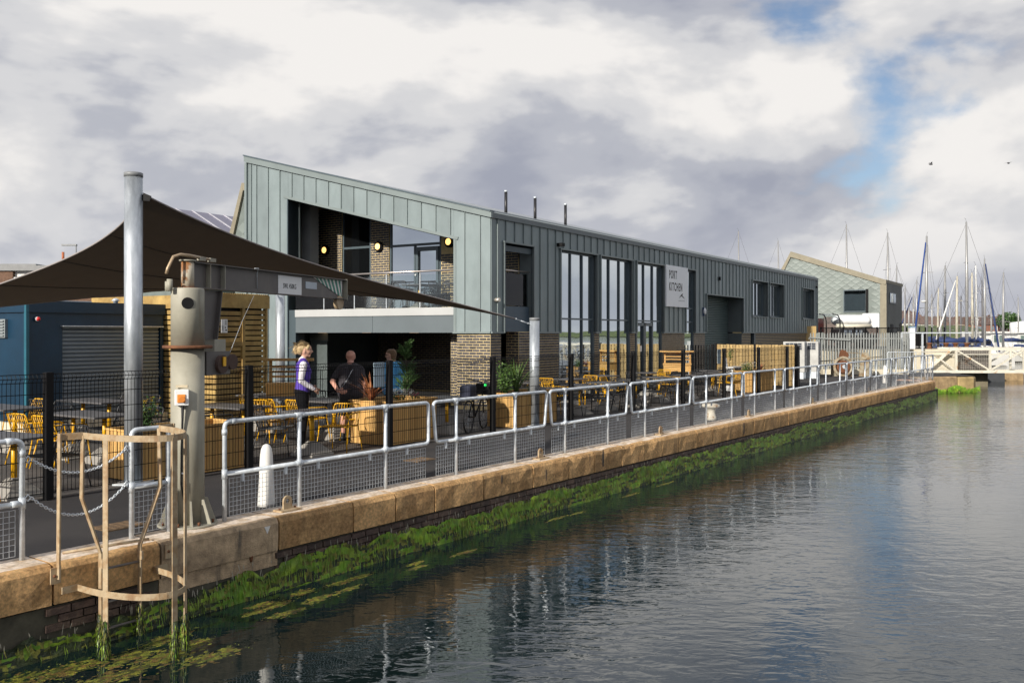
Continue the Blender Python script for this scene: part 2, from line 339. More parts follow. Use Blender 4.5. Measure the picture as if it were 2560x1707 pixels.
# ================================================================== quay wall: coping stones, damp bricks, weed
def quay_wall():
    t = thing('quay_wall', 'long quay wall with sandstone coping blocks above weed covered brick', 'quay wall', QUAY)
    rnd = random.Random(3)
    # backing masonry
    MB().box(-40, 35.1, .12, .6, -2.0, -.37).build('wall_core', slime, t)
    bed = MB().box(-40, 35.1, .085, .115, -.80, -.372).build('mortar_bed', M('dark_mortar', (.075, .07, .05), .9, 0, .3, 6.), t)
    MB().box(-9, 34.2, .10, .5, -.36, -.06).build('joint_fill', M('joint_mortar', (.06, .045, .03), .95), t)
    joints = [-9.0, -8.1, -7.1, -6.0, -5.1, -4.1, -3.15, -2.45]          # left of the ladder
    s = 0.0; right = [0.0]
    for L in (1.11, .72, .75, 1.05, 1.22, 1.02, .8, .95, .85, .72): s += L; right.append(s)
    while s < 34.3: s += rnd.uniform(.62, 1.05); right.append(s)
    right[-1] = 34.3
    def block(s0, s1, mat, rough=.005, nick=None):
        # rounded front arris, uneven face
        n = max(4, int((s1 - s0) / .16)); b = MB(); prof = [(.055, -.355), (.048, -.2), (.05, -.06), (.075, -.012), (.13, .0), (.5, .004)]
        vs = []
        for i in range(n + 1):
            x = s0 + .011 + (s1 - s0 - .022) * i / n
            for k, (y, z) in enumerate(prof):
                j = rough * (1. if k < 5 else .2)
                dy = rnd.uniform(-j, j); dz = rnd.uniform(-j, j) * .6 if 0 < k < 5 else 0
                if nick and k in (2, 3, 4) and abs(x - nick) < .2: dz -= .03 * (1 - abs(x - nick) / .2); dy += .025 * (1 - abs(x - nick) / .2)
                vs.append((x, y + dy, z + dz))
        K = len(prof); fs = []
        for i in range(n):
            for k in range(K - 1): fs.append((i*K+k, (i+1)*K+k, (i+1)*K+k+1, i*K+k+1))
        top = [f for j, f in enumerate(fs) if j % (K - 1) == K - 2]; rest = [f for j, f in enumerate(fs) if j % (K - 1) != K - 2]
        b.add(vs, rest, 0, False); o = len(b.v) - len(vs)
        for f in top: b.f.append([i + o for i in f]); b.m.append(1); b.sm.append(False)
        b.f.append([o + k for k in range(K)] ); b.m.append(0); b.sm.append(False)
        b.f.append([o + n*K + k for k in range(K)][::-1]); b.m.append(0); b.sm.append(False)
        return b
    for a, c in zip(joints[:-1], joints[1:]): block(a, c, stone).build('coping_stone', [stone, stonetop], t)
    block(-2.45, -1.42, stone, nick=None).build('coping_stone', [stone, stonetop], t)
    cb = block(-1.42, 0.0, conc_old, .004); o = cb.build('concrete_repair', [conc_old, stonetop], t); o['label'] = 'patched concrete length of coping, streaked and stained'
    MB().box(-1.42, 0.0, .075, .12, -.52, -.362).build('concrete_skirt', conc_old, t)
    nicks = {1: .85, 5: 4.6, 6: 5.9, 7: 7.0, 8: 7.9, 9: 8.75}
    for i, (a, c) in enumerate(zip(right[:-1], right[1:])):
        block(a, c, stone, nick=nicks.get(i)).build('coping_stone', [stone, stonetop], t)
    # rounded end block
    b = MB(); arc = [(34.3, .05)] + [(34.3 + .75 * math.sin(q), .05 + .75 * (1 - math.cos(q))) for q in [R(x) for x in range(10, 91, 10)]] + [(35.05, 1.6), (34.3, 1.6)]
    b.prism([(x, y, -.36) for x, y in arc], (0, 0, .36)); o = b.build('end_stone', M('pink_stone', (.42, .27, .19), .85, 0, .2, 4., .4, 30.), t, bevel=.03, seg=2)
    MB().prism([(34.2, .12, -2), (34.7, .12, -2), (34.98, .5, -2), (34.98, 8, -2), (34.2, 8, -2)], (0, 0, 1.63)).build('wall_return', slime, t)
    # brick courses between coping and weed
    me = MB().box(-.105, .105, 0, .05, -.03, .03).mesh('brick', dampbrick)
    cnt = 0; rest = MB()
    for row in range(3):
        z = -.412 - row * .072; x = -2.4 + (row % 2) * .1125
        while x < 34:
            if not (-1.5 < x < .05):
                if cnt < 280 and x < 22: link('brick', me, bed, (x, .055 + rnd.uniform(-.006, .006), z)); cnt += 1
                else: rest.box(x - .105, x + .105, .055, .1, z - .03, z + .03)
            x += .225
    stuff(rest.build('brickwork', dampbrick, bed))
    # matted wet weed with hanging strands, lime streaks
    from mathutils import noise as mn
    def nz(x, y=0., k=1.): return mn.noise(Vector((x * k, y * k, 3.3)))
    def wtop(x):
        z = -.485 + .085 * nz(x, 0, .7) + .06 * nz(x, 5, 2.3) + .045 * nz(x, 9, 6.) + .02 * nz(x, 2, 17.)
        if x < 0: z -= .06
        if -2.6 < x < -1.0: z -= .05
        return min(z, -.40)
    def ybulge(x, f): return .048 - .01 * f - .018 * f * f * (1 + .8 * nz(x, f * 2, 3.)) - .02 * max(0, nz(x, f * 3 + 7, 9.))
    mat_ = MB(); step = .035; n = int((34.6 + 9.0) / step); rows = 10; vs = []
    for i in range(n + 1):
        x = -9.0 + i * step; tp = wtop(x)
        for r in range(rows + 1):
            f = r / rows; vs.append((x + rnd.uniform(-.01, .01), ybulge(x, f) + rnd.uniform(-.006, .006), tp + (-.87 - tp) * f + rnd.uniform(-.008, .008)))
    o0 = len(mat_.v); mat_.v += vs
    for i in range(n):
        x = -9.0 + i * step
        for r in range(rows):
            a = i * (rows + 1) + r; mat_.f.append([a, a + rows + 1, a + rows + 2, a + 1]); q = nz(x, r * .35, 2.4) + rnd.uniform(-.25, .25) + .22 - .55 * (r / rows) - (.4 if x < -.9 else 0)
            mat_.m.append(0 if q > .0 else (2 if q < -.22 else 1)); mat_.sm.append(True)
    stuff(mat_.build('weed_mat', [weed, weed2, slime], t))
    b = MB(); b2 = MB()
    def blade(B, x, y, z0, z1, w, lean, mi):
        dx = rnd.uniform(-.02, .02); m1 = z1 * .65 + z0 * .35; m2 = z1 * .25 + z0 * .75
        B.add([(x, y, z1), (x + w + dx * .3, y - lean * .5, m1), (x + w * .7 + dx * .8, y - lean * .9, m2), (x + dx, y - lean, z0), (x - w * .7 + dx * .8, y - lean * .9, m2), (x - w + dx * .3, y - lean * .5, m1)], [(0, 1, 5), (1, 2, 4, 5), (2, 3, 4)], mi)
    x = -9.0
    while x < 34.6:
        dens = .5 + nz(x, 21, 1.7) * 1.1; k_ = int((34 if x < 10 else 18) * max(.15, dens) * (.45 if x < -.9 else 1))
        for k in range(k_):
            xx = x + rnd.uniform(0, .1); tp = wtop(xx); f = rnd.random() ** 1.4 * .75; z1 = tp + (-.87 - tp) * f + .02; L = rnd.uniform(.05, .15) * (1 + .5 * nz(xx, 4, 3.))
            blade(b, xx, ybulge(xx, f) - .002, max(-.83, z1 - L), z1, rnd.uniform(.0015, .0055), rnd.uniform(.005, .03), 0 if rnd.random() < .72 else 1)
        if rnd.random() < .75:
            for k in range(rnd.choice((1, 2, 3))):
                xx = x + rnd.uniform(0, .1); z1 = min(-.375, wtop(xx) + rnd.uniform(.02, .12)); blade(b2, xx, .050, z1 - rnd.uniform(.03, .15), z1, rnd.uniform(.0015, .006), .004, 0)
        x += .1
    stuff(b.build('hanging_weed', [weed, weed2], t)); stuff(b2.build('lime_streaks', limew, t))
    # dark rubbing marks kept as thin tarred pads on the stone face
    for x, z, w, h in ((6.95, -.14, .025, .16), (4.05, -.12, .012, .07), (13.3, -.18, .03, .15), (5.2, -.2, .012, .1)):
        MB().ball((x, .045, z), 1, 8, 6, 0, (w, .008, h)).build('tar_mark', blackrub, t)
    MB().ball((-.35, .072, -.36), 1, 10, 6, 0, (.022, .02, .06)).build('rusty_ring', rust, t)
    MB().prism([(-.2, .046, -.07), (-.12, .046, -.07), (-.16, .046, -.15)], (0, -.004, 0)).build('white_mark', whitep, t)
quay_wall()
def floating_weed():
    rnd = random.Random(11); b = MB()
    spots = [(-2.04, -.5, .45, .22), (-1.84, -.75, .42, .2), (-1.66, -1.05, .4, .2), (-2.5, -.35, .4, .2), (-2.9, -.3, .4, .25), (-2.3, -.8, .5, .2), (-3.4, -.5, .5, .3), (-1.6, -.35, .3, .14), (-2.7, -.8, .4, .16), (-1.55, -.65, .25, .14),
             (-.45, -.2, .22, .08), (-.33, -.31, .26, .1), (.1, -.2, .22, .09), (.05, -.52, .3, .1), (-.6, -.36, .26, .1), (-.45, -.62, .3, .1), (.6, -.25, .26, .07), (.9, -.25, .26, .06), (.5, -.5, .3, .06), (1.6, -.5, .22, .05), (1.75, -.36, .2, .04), (2.5, -.5, .3, .05),
             (5.0, -.3, .35, .05), (5.5, -.34, .25, .04), (7.4, -.25, .4, .04), (8.8, -.22, .5, .04), (-4.1, -.8, .5, .3)]
    def blob(cs, ct, ra, rc, mi):
        n = 11; ph = [rnd.uniform(0, 6.3) for _ in range(3)]; rot = rnd.uniform(-.5, .5); c_, s_ = math.cos(rot), math.sin(rot); ring = []
        for i in range(n):
            q = 2*math.pi*i/n; k2 = 1 + .3*math.sin(2*q+ph[0]) + .25*math.sin(3*q+ph[1]) + .2*math.sin(5*q+ph[2]) + rnd.uniform(-.15, .15); x, y = ra*k2*math.cos(q), rc*k2*math.sin(q); ring.append((cs + x*c_ - y*s_, ct + x*s_ + y*c_))
        z = rnd.uniform(-.7975, -.7935); vs = [(x, y, -.8015) for x, y in ring] + [(cs, ct, z)]
        b.add(vs, [(i, (i+1) % n, n) for i in range(n)], mi, True)
    for s, t, a, c in spots:
        for k in range(int(130 * min(1, a * c / .05) + 25)):
            g1, g2 = rnd.gauss(0, .42), rnd.gauss(0, .42); e = math.hypot(g1, g2); sz = rnd.uniform(.008, .05) * (1.3 - min(e, 1))
            blob(s + g1 * a, t + g2 * c, sz * rnd.uniform(.9, 2.2), sz * rnd.uniform(.5, 1.), rnd.choice((0, 0, 1, 2)))
    o = b.build('floating_weed', [M('yellow_green_weed', (.17, .17, .016), .55, 0, .5, 14., .9, 60., col2=(.09, .115, .012), mixscale=12.), M('brown_weed', (.13, .085, .018), .55, 0, .5, 14., .9, 60.), M('wet_weed', (.05, .055, .012), .35, 0, .5, 14., .9, 60.)])
    o.location = to_world(QUAY, 0, 0); o.rotation_euler = (0, 0, QUAY[2]); tag(o, 'yellow green weed mats floating under the quay wall', 'weed', kind='stuff')
floating_weed()

# ================================================================== pipe railings
RT = .36; PR = .0242
def elbow(p, d1, d2, r=.07, n=5):      # rounded corner between two directions
    p = Vector(p); a = p + Vector(d1) * r; b = p + Vector(d2) * r; out = []
    for i in range(n + 1):
        u = i / n; out.append(a * (1-u)**2 + p * 2*u*(1-u) + b * u*u)
    return out
def mesh_grid(b, x0, x1, z0, z1, y, step=.05, r=.0017, stepz=None):
    n = max(1, round((x1 - x0) / step))
    for i in range(n + 1):
        x = x0 + (x1 - x0) * i / n; b.bar((x, y, z0), (x, y, z1), 2*r, 2*r)
    m = max(1, round((z1 - z0) / (stepz or step)))
    for i in range(m + 1):
        z = z0 + (z1 - z0) * i / m; b.bar((x0, y, z), (x1, y, z), 2*r, 2*r)
def collar(b, p, d, L=.085, r=.031):
    p = Vector(p); d = Vector(d); b.cyl(p - d * L / 2, p + d * L / 2, r, n=10)
def rail_module(s0, s1, posts, label, left_end=False, lean=0., right_open=True):
    """upper tube frame from s0 to s1; posts at given s; mesh infill under the mid rail"""
    t = thing('pipe_railing', label, 'railing', QUAY, s=posts[0], t=RT, group='galvanised railing modules along the quay')
    o = posts[0]; zt, zm = 1.055, .50; far = posts[0] > 14
    b = MB(); x0, x1 = s0 - o, s1 - o
    pts = []
    if left_end: pts += [(x0, 0, 0)] + elbow((x0, 0, zt), (0, 0, -1), (1, 0, 0))
    else: pts += [(x0 + .3, 0, zm)] + elbow((x0 + lean, 0, zm), (1, 0, 0), (0, 0, 1)) + elbow((x0, 0, zt), (0, 0, -1), (1, 0, 0))
    pts += elbow((x1, 0, zt), (-1, 0, 0), (0, 0, -1)) + elbow((x1 - lean, 0, zm), (0, 0, 1), (-1, 0, 0)) + [(x0 + (.3 if not left_end else 0), 0, zm)]
    b.tube(pts, PR, 10).build('tube_frame', galv, t)
    for p in posts:
        x = p - o
        if left_end and abs(p - s0) < .01: continue
        po = MB().cyl((x, 0, 0.0), (x, 0, zt), PR, n=10).build('post', galv, t)
        if not far or posts[0] < 20:
            f = MB(); collar(f, (x, 0, zt), (1, 0, 0), .12); collar(f, (x, 0, zt - .035), (0, 0, 1), .07); collar(f, (x, 0, zm), (1, 0, 0), .11); collar(f, (x, 0, zm), (0, 0, 1), .09)
            for sx in (-.045, .045): f.ball((x + sx, -.028, zt), .008, 6, 4)
            stuff(f.build('tee_fitting', galv, po))
    g = MB(); xs = [x0 + .03] + [p - o for p in posts if p - o > x0 + .1] + [x1 - .03]
    for a, c in zip(xs[:-1], xs[1:]):
        if c - a > .12: mesh_grid(g, a + .03, c - .03, .045, zm - .055, .0, .05)
    g.build('mesh_panel', galv, t)
    cl = MB()
    for a, c in zip(xs[:-1], xs[1:]):
        for u in ((.2, .8) if c - a > .9 else (.5,)): cl.box(a + (c-a)*u - .012, a + (c-a)*u + .012, -.02, .012, zm - .10, zm - .015)
    stuff(cl.build('mesh_clips', galv, t))
    if left_end:
        f = MB(); collar(f, (x0, 0, zt - .11), (0, 0, 1), .06, .030); collar(f, (x0 + .11, 0, zt), (1, 0, 0), .06, .030); collar(f, (x0, 0, zm), (0, 0, 1), .1, .031); stuff(f.build('elbow_fitting', galv, t))
    return t
P0, PS = .55, 1.42
rail_module(-.47, 2.80, [-.47, .55, 1.97], 'galvanised railing module standing right beside the grey crane column', left_end=True)
rails = []
spans = [(2.90, 5.68, [3.39, 4.81]), (5.77, 8.38, [6.23, 7.65]), (8.49, 11.13, [9.07, 10.49])]
labs = ['galvanised railing module in front of the dark corner pier planter', 'galvanised railing module at the foot of the short sail post', 'galvanised railing module below the tall window groups']
for (a, c, p), l in zip(spans, labs): rail_module(a, c, p, l, lean=.05)
s = 11.24; more = []
while s < 31.8:
    more.append(rail_module(s, s + 2.73, [s + .68, s + 2.10], 'x', lean=.02)); s += 2.84
for i, o in enumerate(more): o['label'] = f'galvanised railing module further along the quay, {ORD[i]} beyond the mooring bollard side'
rail_module(s, s + 1.6, [s + .5, s + 1.5], 'last galvanised railing module at the far end of the quay')
# left piece and the short panel beside the ladder gap
def left_rail():
    t = thing('pipe_railing', 'galvanised railing leaving the frame beside the ladder opening', 'railing', QUAY, s=-2.54, t=.41, group='galvanised railing modules along the quay')
    MB().tube([(-6, 0, 1.055)] + elbow((0, 0, 1.055), (-1, 0, 0), (0, 0, -1)) + [(0, 0, 0)], PR, 10).build('tube_frame', galv, t)
    MB().cyl((-6, 0, .5), (0, 0, .5), PR, n=10).build('mid_rail', galv, t)
    f = MB(); collar(f, (0, 0, .94), (0, 0, 1), .06, .03); collar(f, (-.11, 0, 1.055), (1, 0, 0), .06, .03); collar(f, (0, 0, .5), (0, 0, 1), .1, .031); collar(f, (-.06, 0, .5), (1, 0, 0), .07, .031)
    for z in (.88, .54): f.tube([(.025, 0, z), (.05, 0, z + .03), (.075, 0, z), (.05, 0, z - .03)], .007, 6, closed=True)
    stuff(f.build('elbow_fitting', galv, t))
    MB().cyl((-1.42, 0, 0), (-1.42, 0, 1.055), PR, n=10).build('post', galv, t)
    g = MB(); mesh_grid(g, -3, -.06, .045, .45, 0, .05); g.build('mesh_panel', galv, t)
    t = thing('pipe_railing', 'short single railing panel between ladder and crane column', 'railing', QUAY, s=-1.51, t=.40, group='galvanised railing modules along the quay')
    MB().tube([(0, 0, 0)] + elbow((0, 0, 1.055), (0, 0, -1), (1, 0, 0)) + elbow((.40, 0, 1.055), (-1, 0, 0), (0, 0, -1)) + [(.40, 0, 0)], PR, 10).build('tube_frame', galv, t)
    MB().cyl((0, 0, .5), (.40, 0, .5), PR, n=10).build('mid_rail', galv, t)
    f = MB(); collar(f, (0, 0, .5), (0, 0, 1), .1, .031); collar(f, (.4, 0, .5), (0, 0, 1), .1, .031)
    for z in (.88, .54): f.tube([(-.025, 0, z), (-.05, 0, z + .03), (-.075, 0, z), (-.05, 0, z - .03)], .007, 6, closed=True)
    stuff(f.build('elbow_fitting', galv, t))
    g = MB(); mesh_grid(g, .03, .37, .045, .45, 0, .05); g.build('mesh_panel', galv, t)
    for z, sag, l in ((.88, .17, 'upper galvanised chain hanging across the ladder opening'), (.54, .22, 'lower galvanised chain hanging across the ladder opening')):
        c = MB(); n = 44
        for i in range(n):
            def P(u): return Vector((-2.54 + .075 + u * .90, .41 - .01 * u, z - sag * 4 * u * (1 - u)))
            a, b_ = P(i / n), P((i + 1) / n); d = (b_ - a); m_ = (a + b_) / 2; L = d.length * .72; d.normalize()
            side = Vector((0, 1, 0)) if i % 2 else d.cross(Vector((0, 1, 0))); side.normalize()
            ring = [m_ + d * (L * math.cos(q)) + side * (.011 * math.sin(q)) for q in [2*math.pi*k/8 for k in range(8)]]
            c.tube(ring, .0042, 5, closed=True)
        o = c.build('chain', galv); o.location = to_world(QUAY, 0, 0); o.rotation_euler = (0, 0, QUAY[2]); tag(o, l, 'chain', 'chains across the ladder opening')
left_rail()

# ================================================================== ladder with safety cage
def ladder():
    sc = -1.87
    t = thing('safety_ladder', 'tan painted quay ladder with open hoop cage over the water', 'ladder', QUAY, s=sc, t=0.)
    fl = lambda pts, w, th, up, nm: [MB().bar(a, b, w, th, up).build(nm, cagem, t) for a, b in zip(pts[:-1], pts[1:])]
    def strip(pts, w, th, nm):      # flat bar following a path, flat side along path normal in plan
        b = MB(); vs = []; n = len(pts)
        for i, p in enumerate(pts):
            p = Vector(p); d = (Vector(pts[min(i+1, n-1)]) - Vector(pts[max(i-1, 0)])).normalized(); nn = Vector((d.y, -d.x, 0))
            if nn.length < 1e-3: nn = Vector((1, 0, 0))
            nn.normalize()
            for k, h in ((-1, -1), (1, -1), (1, 1), (-1, 1)): vs.append(p + nn * (k*th/2) + Vector((0, 0, h*w/2)))
        fs = []
        for i in range(n - 1):
            for j in range(4): fs.append((i*4+j, i*4+(j+1)%4, (i+1)*4+(j+1)%4, (i+1)*4+j))
        fs += [(0, 3, 2, 1), (n*4-4, n*4-3, n*4-2, n*4-1)]
        b.add(vs, fs); return b.build(nm, cagem, t)
    hw, dep = .37, .78
    rs = random.Random(31)
    def sleeve(x, y, zt):
        b = MB(); zs = [zt, zt - .07, zt - .14, zt - .22, zt - .30, -.87]; b.tube([(x + rs.uniform(-.004, .004), y + rs.uniform(-.004, .004), z) for z in zs], [.022, .027, .030, .034, .036, .038], 7, mi=2)
        for k in range(170):
            q = rs.uniform(0, 6.28); z1 = zt + .03 - rs.random() ** .8 * .33; r = .026 + (zt - z1) * .04; L = rs.uniform(.03, .09); w = rs.uniform(.0015, .005); c, s_ = math.cos(q), math.sin(q); r2 = r + rs.uniform(.003, .016)
            b.add([(x + r*c, y + r*s_, z1), (x + r2*c - w*s_, y + r2*s_ + w*c, z1 - L*.5), (x + r2*c, y + r2*s_, max(-.82, z1 - L)), (x + r2*c + w*s_, y + r2*s_ - w*c, z1 - L*.5)], [(0, 1, 2, 3)], rs.choice((0, 0, 1)))
        return b
    def hoop(y0, hw, dep): return [(hw * math.cos(math.pi * i / 20), y0 - dep * math.sin(math.pi * i / 20), 0) for i in range(21)]
    for z, nm in ((1.10, 'cage_hoop'), (-.245, 'cage_hoop')):
        pts = [(x, y, z) for x, y, _ in hoop(-.06, hw, dep)]
        if z < 0: pts = [(hw, .05, z)] + pts + [(-hw, .05, z)]
        strip(pts, .055, .008, nm)
    for ang in (58, 88, 157):       # vertical flats of the cage
        q = R(ang); x, y = hw * math.cos(q), -.06 - dep * math.sin(q)
        MB().bar((x, y, 1.10), (x, y, -.62), .05, .010, (math.cos(q), -math.sin(q), 0)).build('cage_flat', cagem, t)
        b = sleeve(x, y, -.48); stuff(b.build('weed_sleeve', [weed2, weed, slime], t))
    for sgn in (-1, 1):             # walk-through stringers
        a = [(sgn*.37, -.05, 1.10), (sgn*.38, -.05, .55), (sgn*.19, -.02, .03), (sgn*.19, -.02, -.62)]
        for p, q in zip(a[:-1], a[1:]): MB().bar(p, q, .05, .014, (1, 0, 0)).build('stringer', cagem, t)
        stuff(sleeve(sgn*.19, -.02, -.52).build('weed_sleeve', [weed2, weed, slime], t))
        MB().bar((sgn*.19, -.03, -.02), (sgn*.19, -.03, -.10), .07, .02, (1, 0, 0)).build('bolt_plate', cagem, t)
        # stay returning to the wall
        x = sgn * .55
        MB().bar((sgn*.37, -.05, 1.10), (x, .0, 1.10), .012, .06).build('stay_top', cagem, t)
        MB().bar((x, .0, 1.13), (x, .02, -.13 if sgn < 0 else .0), .05, .014, (1, 0, 0)).build('stay', cagem, t)
        MB().box(x - .06, x + .03, .03, .045, -.17, -.03).build('bracket', cagem, t)
        bb = MB(); bb.ball((x - .03, .025, -.1), .014, 8, 5); bb.build('bolt', rust, t)
        MB().box(sgn*.37 - (.0 if sgn > 0 else .14), sgn*.37 + (.14 if sgn > 0 else 0), .03, .045, -.275, -.215).build('wall_foot', cagem, t)
    for z in (-.12, -.42, -.66, .0):
        if z == 0: continue
        MB().cyl((-.19, -.02, z), (.19, -.02, z), .012, n=8).build('rung', crane2, t)
    MB().cyl((-.35, .33, .012), (.42, .2, .012), .015, n=8).build('loose_rod', cagem, t)
ladder()

# ================================================================== davit crane
def crane():
    t = thing('davit_crane', 'grey steel column crane with short dark jib on the quay edge', 'crane', QUAY, s=-.80, t=.53)
    MB().lathe([(.168, .02), (.168, 1.84)], 40).build('lower_column', cranem, t)
    MB().lathe([(.245, 1.838), (.25, 1.846), (.25, 1.862), (.245, 1.87)], 40).build('rust_flange', rust, t)
    b = MB(); b.lathe([(.167, 1.87), (.167, 2.45), (.160, 2.465)], 40); b.build('upper_column', cranem, t)
    dirc = Vector((0, 0, 0)); cw = to_world(QUAY, -.8, .53)
    tocam = (Vector((0, 0, 0)) - Vector((cw.x, cw.y, 0))).normalized(); a = -QUAY[2]
    lc = Vector((tocam.x*math.cos(a) - tocam.y*math.sin(a), tocam.x*math.sin(a) + tocam.y*math.cos(a), 0))
    c = lc * .154 + Vector((0, 0, 2.305)); MB().cyl(c, c + lc * .016, .060, n=24).build('dark_port', blackp, t)
    b = MB(); b.lathe([(.30, -.0), (.30, .025)], 32); b.build('base_plate', cranem, t, bevel=.005)
    for k in range(8):
        q = R(45 * k + 20); d = Vector((math.cos(q), math.sin(q), 0))
        n_ = Vector((-d.y, d.x, 0)) * .007
        MB().prism([d*.164 - n_ + Vector((0,0,.025)), d*.285 - n_ + Vector((0,0,.025)), d*.20 - n_ + Vector((0,0,.27)), d*.164 - n_ + Vector((0,0,.27))], n_*2).build('gusset', cranem, t)
        MB().cyl(d*.255 + Vector((-d.y, d.x, 0))*.07 + Vector((0,0,.025)), d*.255 + Vector((-d.y, d.x, 0))*.07 + Vector((0,0,.06)), .014, n=6).build('anchor_bolt', rust, t)
    # jib, nearly along the promenade
    ja = math.atan2(1.11, 3.27); jx = Vector((math.cos(ja), math.sin(ja), 0)); jy = Vector((-jx.y, jx.x, 0)); z0, z1 = 2.47, 2.745; L = 3.42
    P = lambda x, y, z: jx * x + jy * y + Vector((0, 0, z))
    def jb(x0, x1, y0, y1, za, zb, mi=0):
        return MB().add([P(x0,y0,za),P(x1,y0,za),P(x1,y1,za),P(x0,y1,za),P(x0,y0,zb),P(x1,y0,zb),P(x1,y1,zb),P(x0,y1,zb)], [(0,3,2,1),(4,5,6,7),(0,1,5,4),(1,2,6,5),(2,3,7,6),(3,0,4,7)], mi)
    jib = jb(.06, L, -.006, .006, z0 + .01, z1 - .01).build('jib_web', crane2, t)
    jb(.04, L, -.065, .065, z1 - .01, z1).build('jib_flange', crane2, t); jb(.04, L, -.065, .065, z0, z0 + .01).build('jib_flange', crane2, t)
    jb(L - .012, L, -.066, .066, z0 - .01, z1 + .005).build('jib_end_plate', cranem, t)
    for x in (.30, .56): jb(x, x + .012, -.062, .062, z0 + .01, z1 - .01).build('stiffener', cranem, t)
    MB().lathe([(.065, 2.475), (.065, 2.75)], 20).build('pivot_sleeve', M('cream_rusty', (.52, .47, .37), .6, 0, .1, 3., col2=(.28, .12, .04), mixscale=5., mixlo=.52, mixhi=.60), t)
    MB().lathe([(.085, 2.745), (.085, 2.76)], 20).build('pivot_cap', cranem, t); MB().lathe([(.10, 2.462), (.10, 2.475)], 20).build('pivot_seat', rust, t)
    # slew arm below the jib
    arm = MB(); q = [P(.18, 0, 2.46), P(.52, 0, 2.46), P(.43, 0, 1.93), P(.18, 0, 1.93)]
    arm.prism([p - jy * .008 for p in q], jy * .016); arm.build('bracket_web', crane2, t)
    MB().bar(P(.52, 0, 2.46), P(.43, 0, 1.93), .12, .012, jy.cross(Vector((0,0,1)))).build('bracket_flange', crane2, t); jb(.17, .185, -.06, .06, 1.9, 2.47).build('bracket_flange', crane2, t)
    jb(.36, .56, -.07, .07, 1.80, 1.93).build('pulley_box', cranem, t)
    w_ = MB(); w_.cyl(P(.42, -.14, 1.66), P(.42, .14, 1.66), .10, n=16); w_.cyl(P(.62, -.13, 1.68), P(.62, .13, 1.68), .085, n=16); w_.build('winch_drum', M('brown_winch', (.05, .022, .014), .6, 0, .2), t)
    jb(.18, .6, -.1, .1, 1.55, 1.80).build('winch_frame', crane2, t)
    jb(.40, .45, -.155, -.146, 1.64, 1.74).build('yellow_plate', yellow, t)
    # plates on the web, lettering
    jb(1.72, 2.27, -.012, -.0065, z0 + .012, z1 - .035).build('load_plate', whitep2, t)
    mtx = Matrix.Translation(P(1.83, -.0135, 2.555)) @ Matrix.Rotation(ja, 4, 'Z') @ Matrix.Rotation(R(90), 4, 'X')
    text_mesh('SWL 450KG', .088, blackp, t, mtx, .0008, .62, name='load_lettering', spacing=1.12)
    jb(2.37, 2.66, -.012, -.0065, 2.575, 2.665).build('maker_plate', M('dull_aluminium', (.35, .40, .46), .4, .5, .1), t)
    for k in range(7):
        x0 = 2.62 + k * .105; top = z1 - .016
        def lowz(x): return top - max(0, (x - 2.56)) / .78 * .235
        xs = (x0, x0 + .0525, x0 + .0525 + .05, x0 + .05)
        pts = [P(x0, -.0125, top), P(x0 + .0525, -.0125, top)]
        x2 = min(x0 + .0525 + .09, 3.35); x1 = min(x0 + .09, 3.35)
        pts += [P(x2, -.0125, lowz(x2)), P(x1, -.0125, lowz(x1))]
        if x2 > x1 + .004: MB().prism(pts, -jy * .002).build('green_stripe', M('green_stripe', (.03, .20, .15), .5), t)
    MB().prism([P(2.56, -.0075, z1 - .012), P(3.36, -.0075, z1 - .012), P(3.36, -.0075, z0 + .02)], -jy * .004).build('stripe_backing', whitep, t)
    hk = MB(); hk.cyl(P(L - .14, -.03, z0 - .05), P(L - .14, .03, z0 - .05), .095, n=20); hk.build('tip_pulley', cagem, t)
    # feed pipe over the top, stub pipes
    MB().tube([P(-.26, .06, 2.60), P(-.25, .05, 2.66), P(-.19, .03, 2.78), P(-.10, .01, 2.81), P(.02, 0, 2.81), P(.35, 0, 2.795)], .016, 8).build('bent_pipe', M('copper_brown_pipe', (.42, .31, .20), .45, .3, .2, 6.), t)
    for x in (.18, .36): MB().bar(P(x, 0, 2.79), P(x + .1, 0, 2.79), .04, .04).build('pipe_clamp', cranem, t)
    for x, y, h in ((-.22, .05, .09), (-.16, .12, .07)): MB().cyl(P(x, y, 2.43), P(x, y, 2.46 + h), .03, n=10).build('stub_pipe', cranem, t)
    MB().tube([P(1.15, -.05, 2.75), P(1.22, -.06, 2.755), P(1.25, -.02, 2.70), P(1.26, -.015, 2.52)], .0045, 6).build('wire_loop', galv, t)
    # socket box facing the camera, label strip and cable
    side = Vector((-lc.y, lc.x, 0)); 
    bx = lambda u0, u1, d0, d1, za, zb: MB().add([side*u0+lc*d0+Vector((0,0,za)), side*u1+lc*d0+Vector((0,0,za)), side*u1+lc*d1+Vector((0,0,za)), side*u0+lc*d1+Vector((0,0,za)),
        side*u0+lc*d0+Vector((0,0,zb)), side*u1+lc*d0+Vector((0,0,zb)), side*u1+lc*d1+Vector((0,0,zb)), side*u0+lc*d1+Vector((0,0,zb))], [(0,3,2,1),(4,5,6,7),(0,1,5,4),(1,2,6,5),(2,3,7,6),(3,0,4,7)])
    sb = bx(-.125, .012, .150, .245, 1.26, 1.42).build('switch_box', whitep2, t, bevel=.008, seg=2)
    bx(-.10, -.02, .246, .256, 1.29, 1.375).build('orange_cover', M('orange_plastic', (.75, .27, .05), .4), sb, bevel=.004)
    c = side * -.055 + lc * .256 + Vector((0, 0, 1.325)); MB().cyl(c, c + lc * .02, .030, n=16).build('rotary_knob', M('orange_knob', (.65, .22, .04), .35), sb)
    bx(-.115, .0, .155, .172, 1.44, 1.465).build('box_label', M('cream_label', (.55, .47, .33), .6), t)
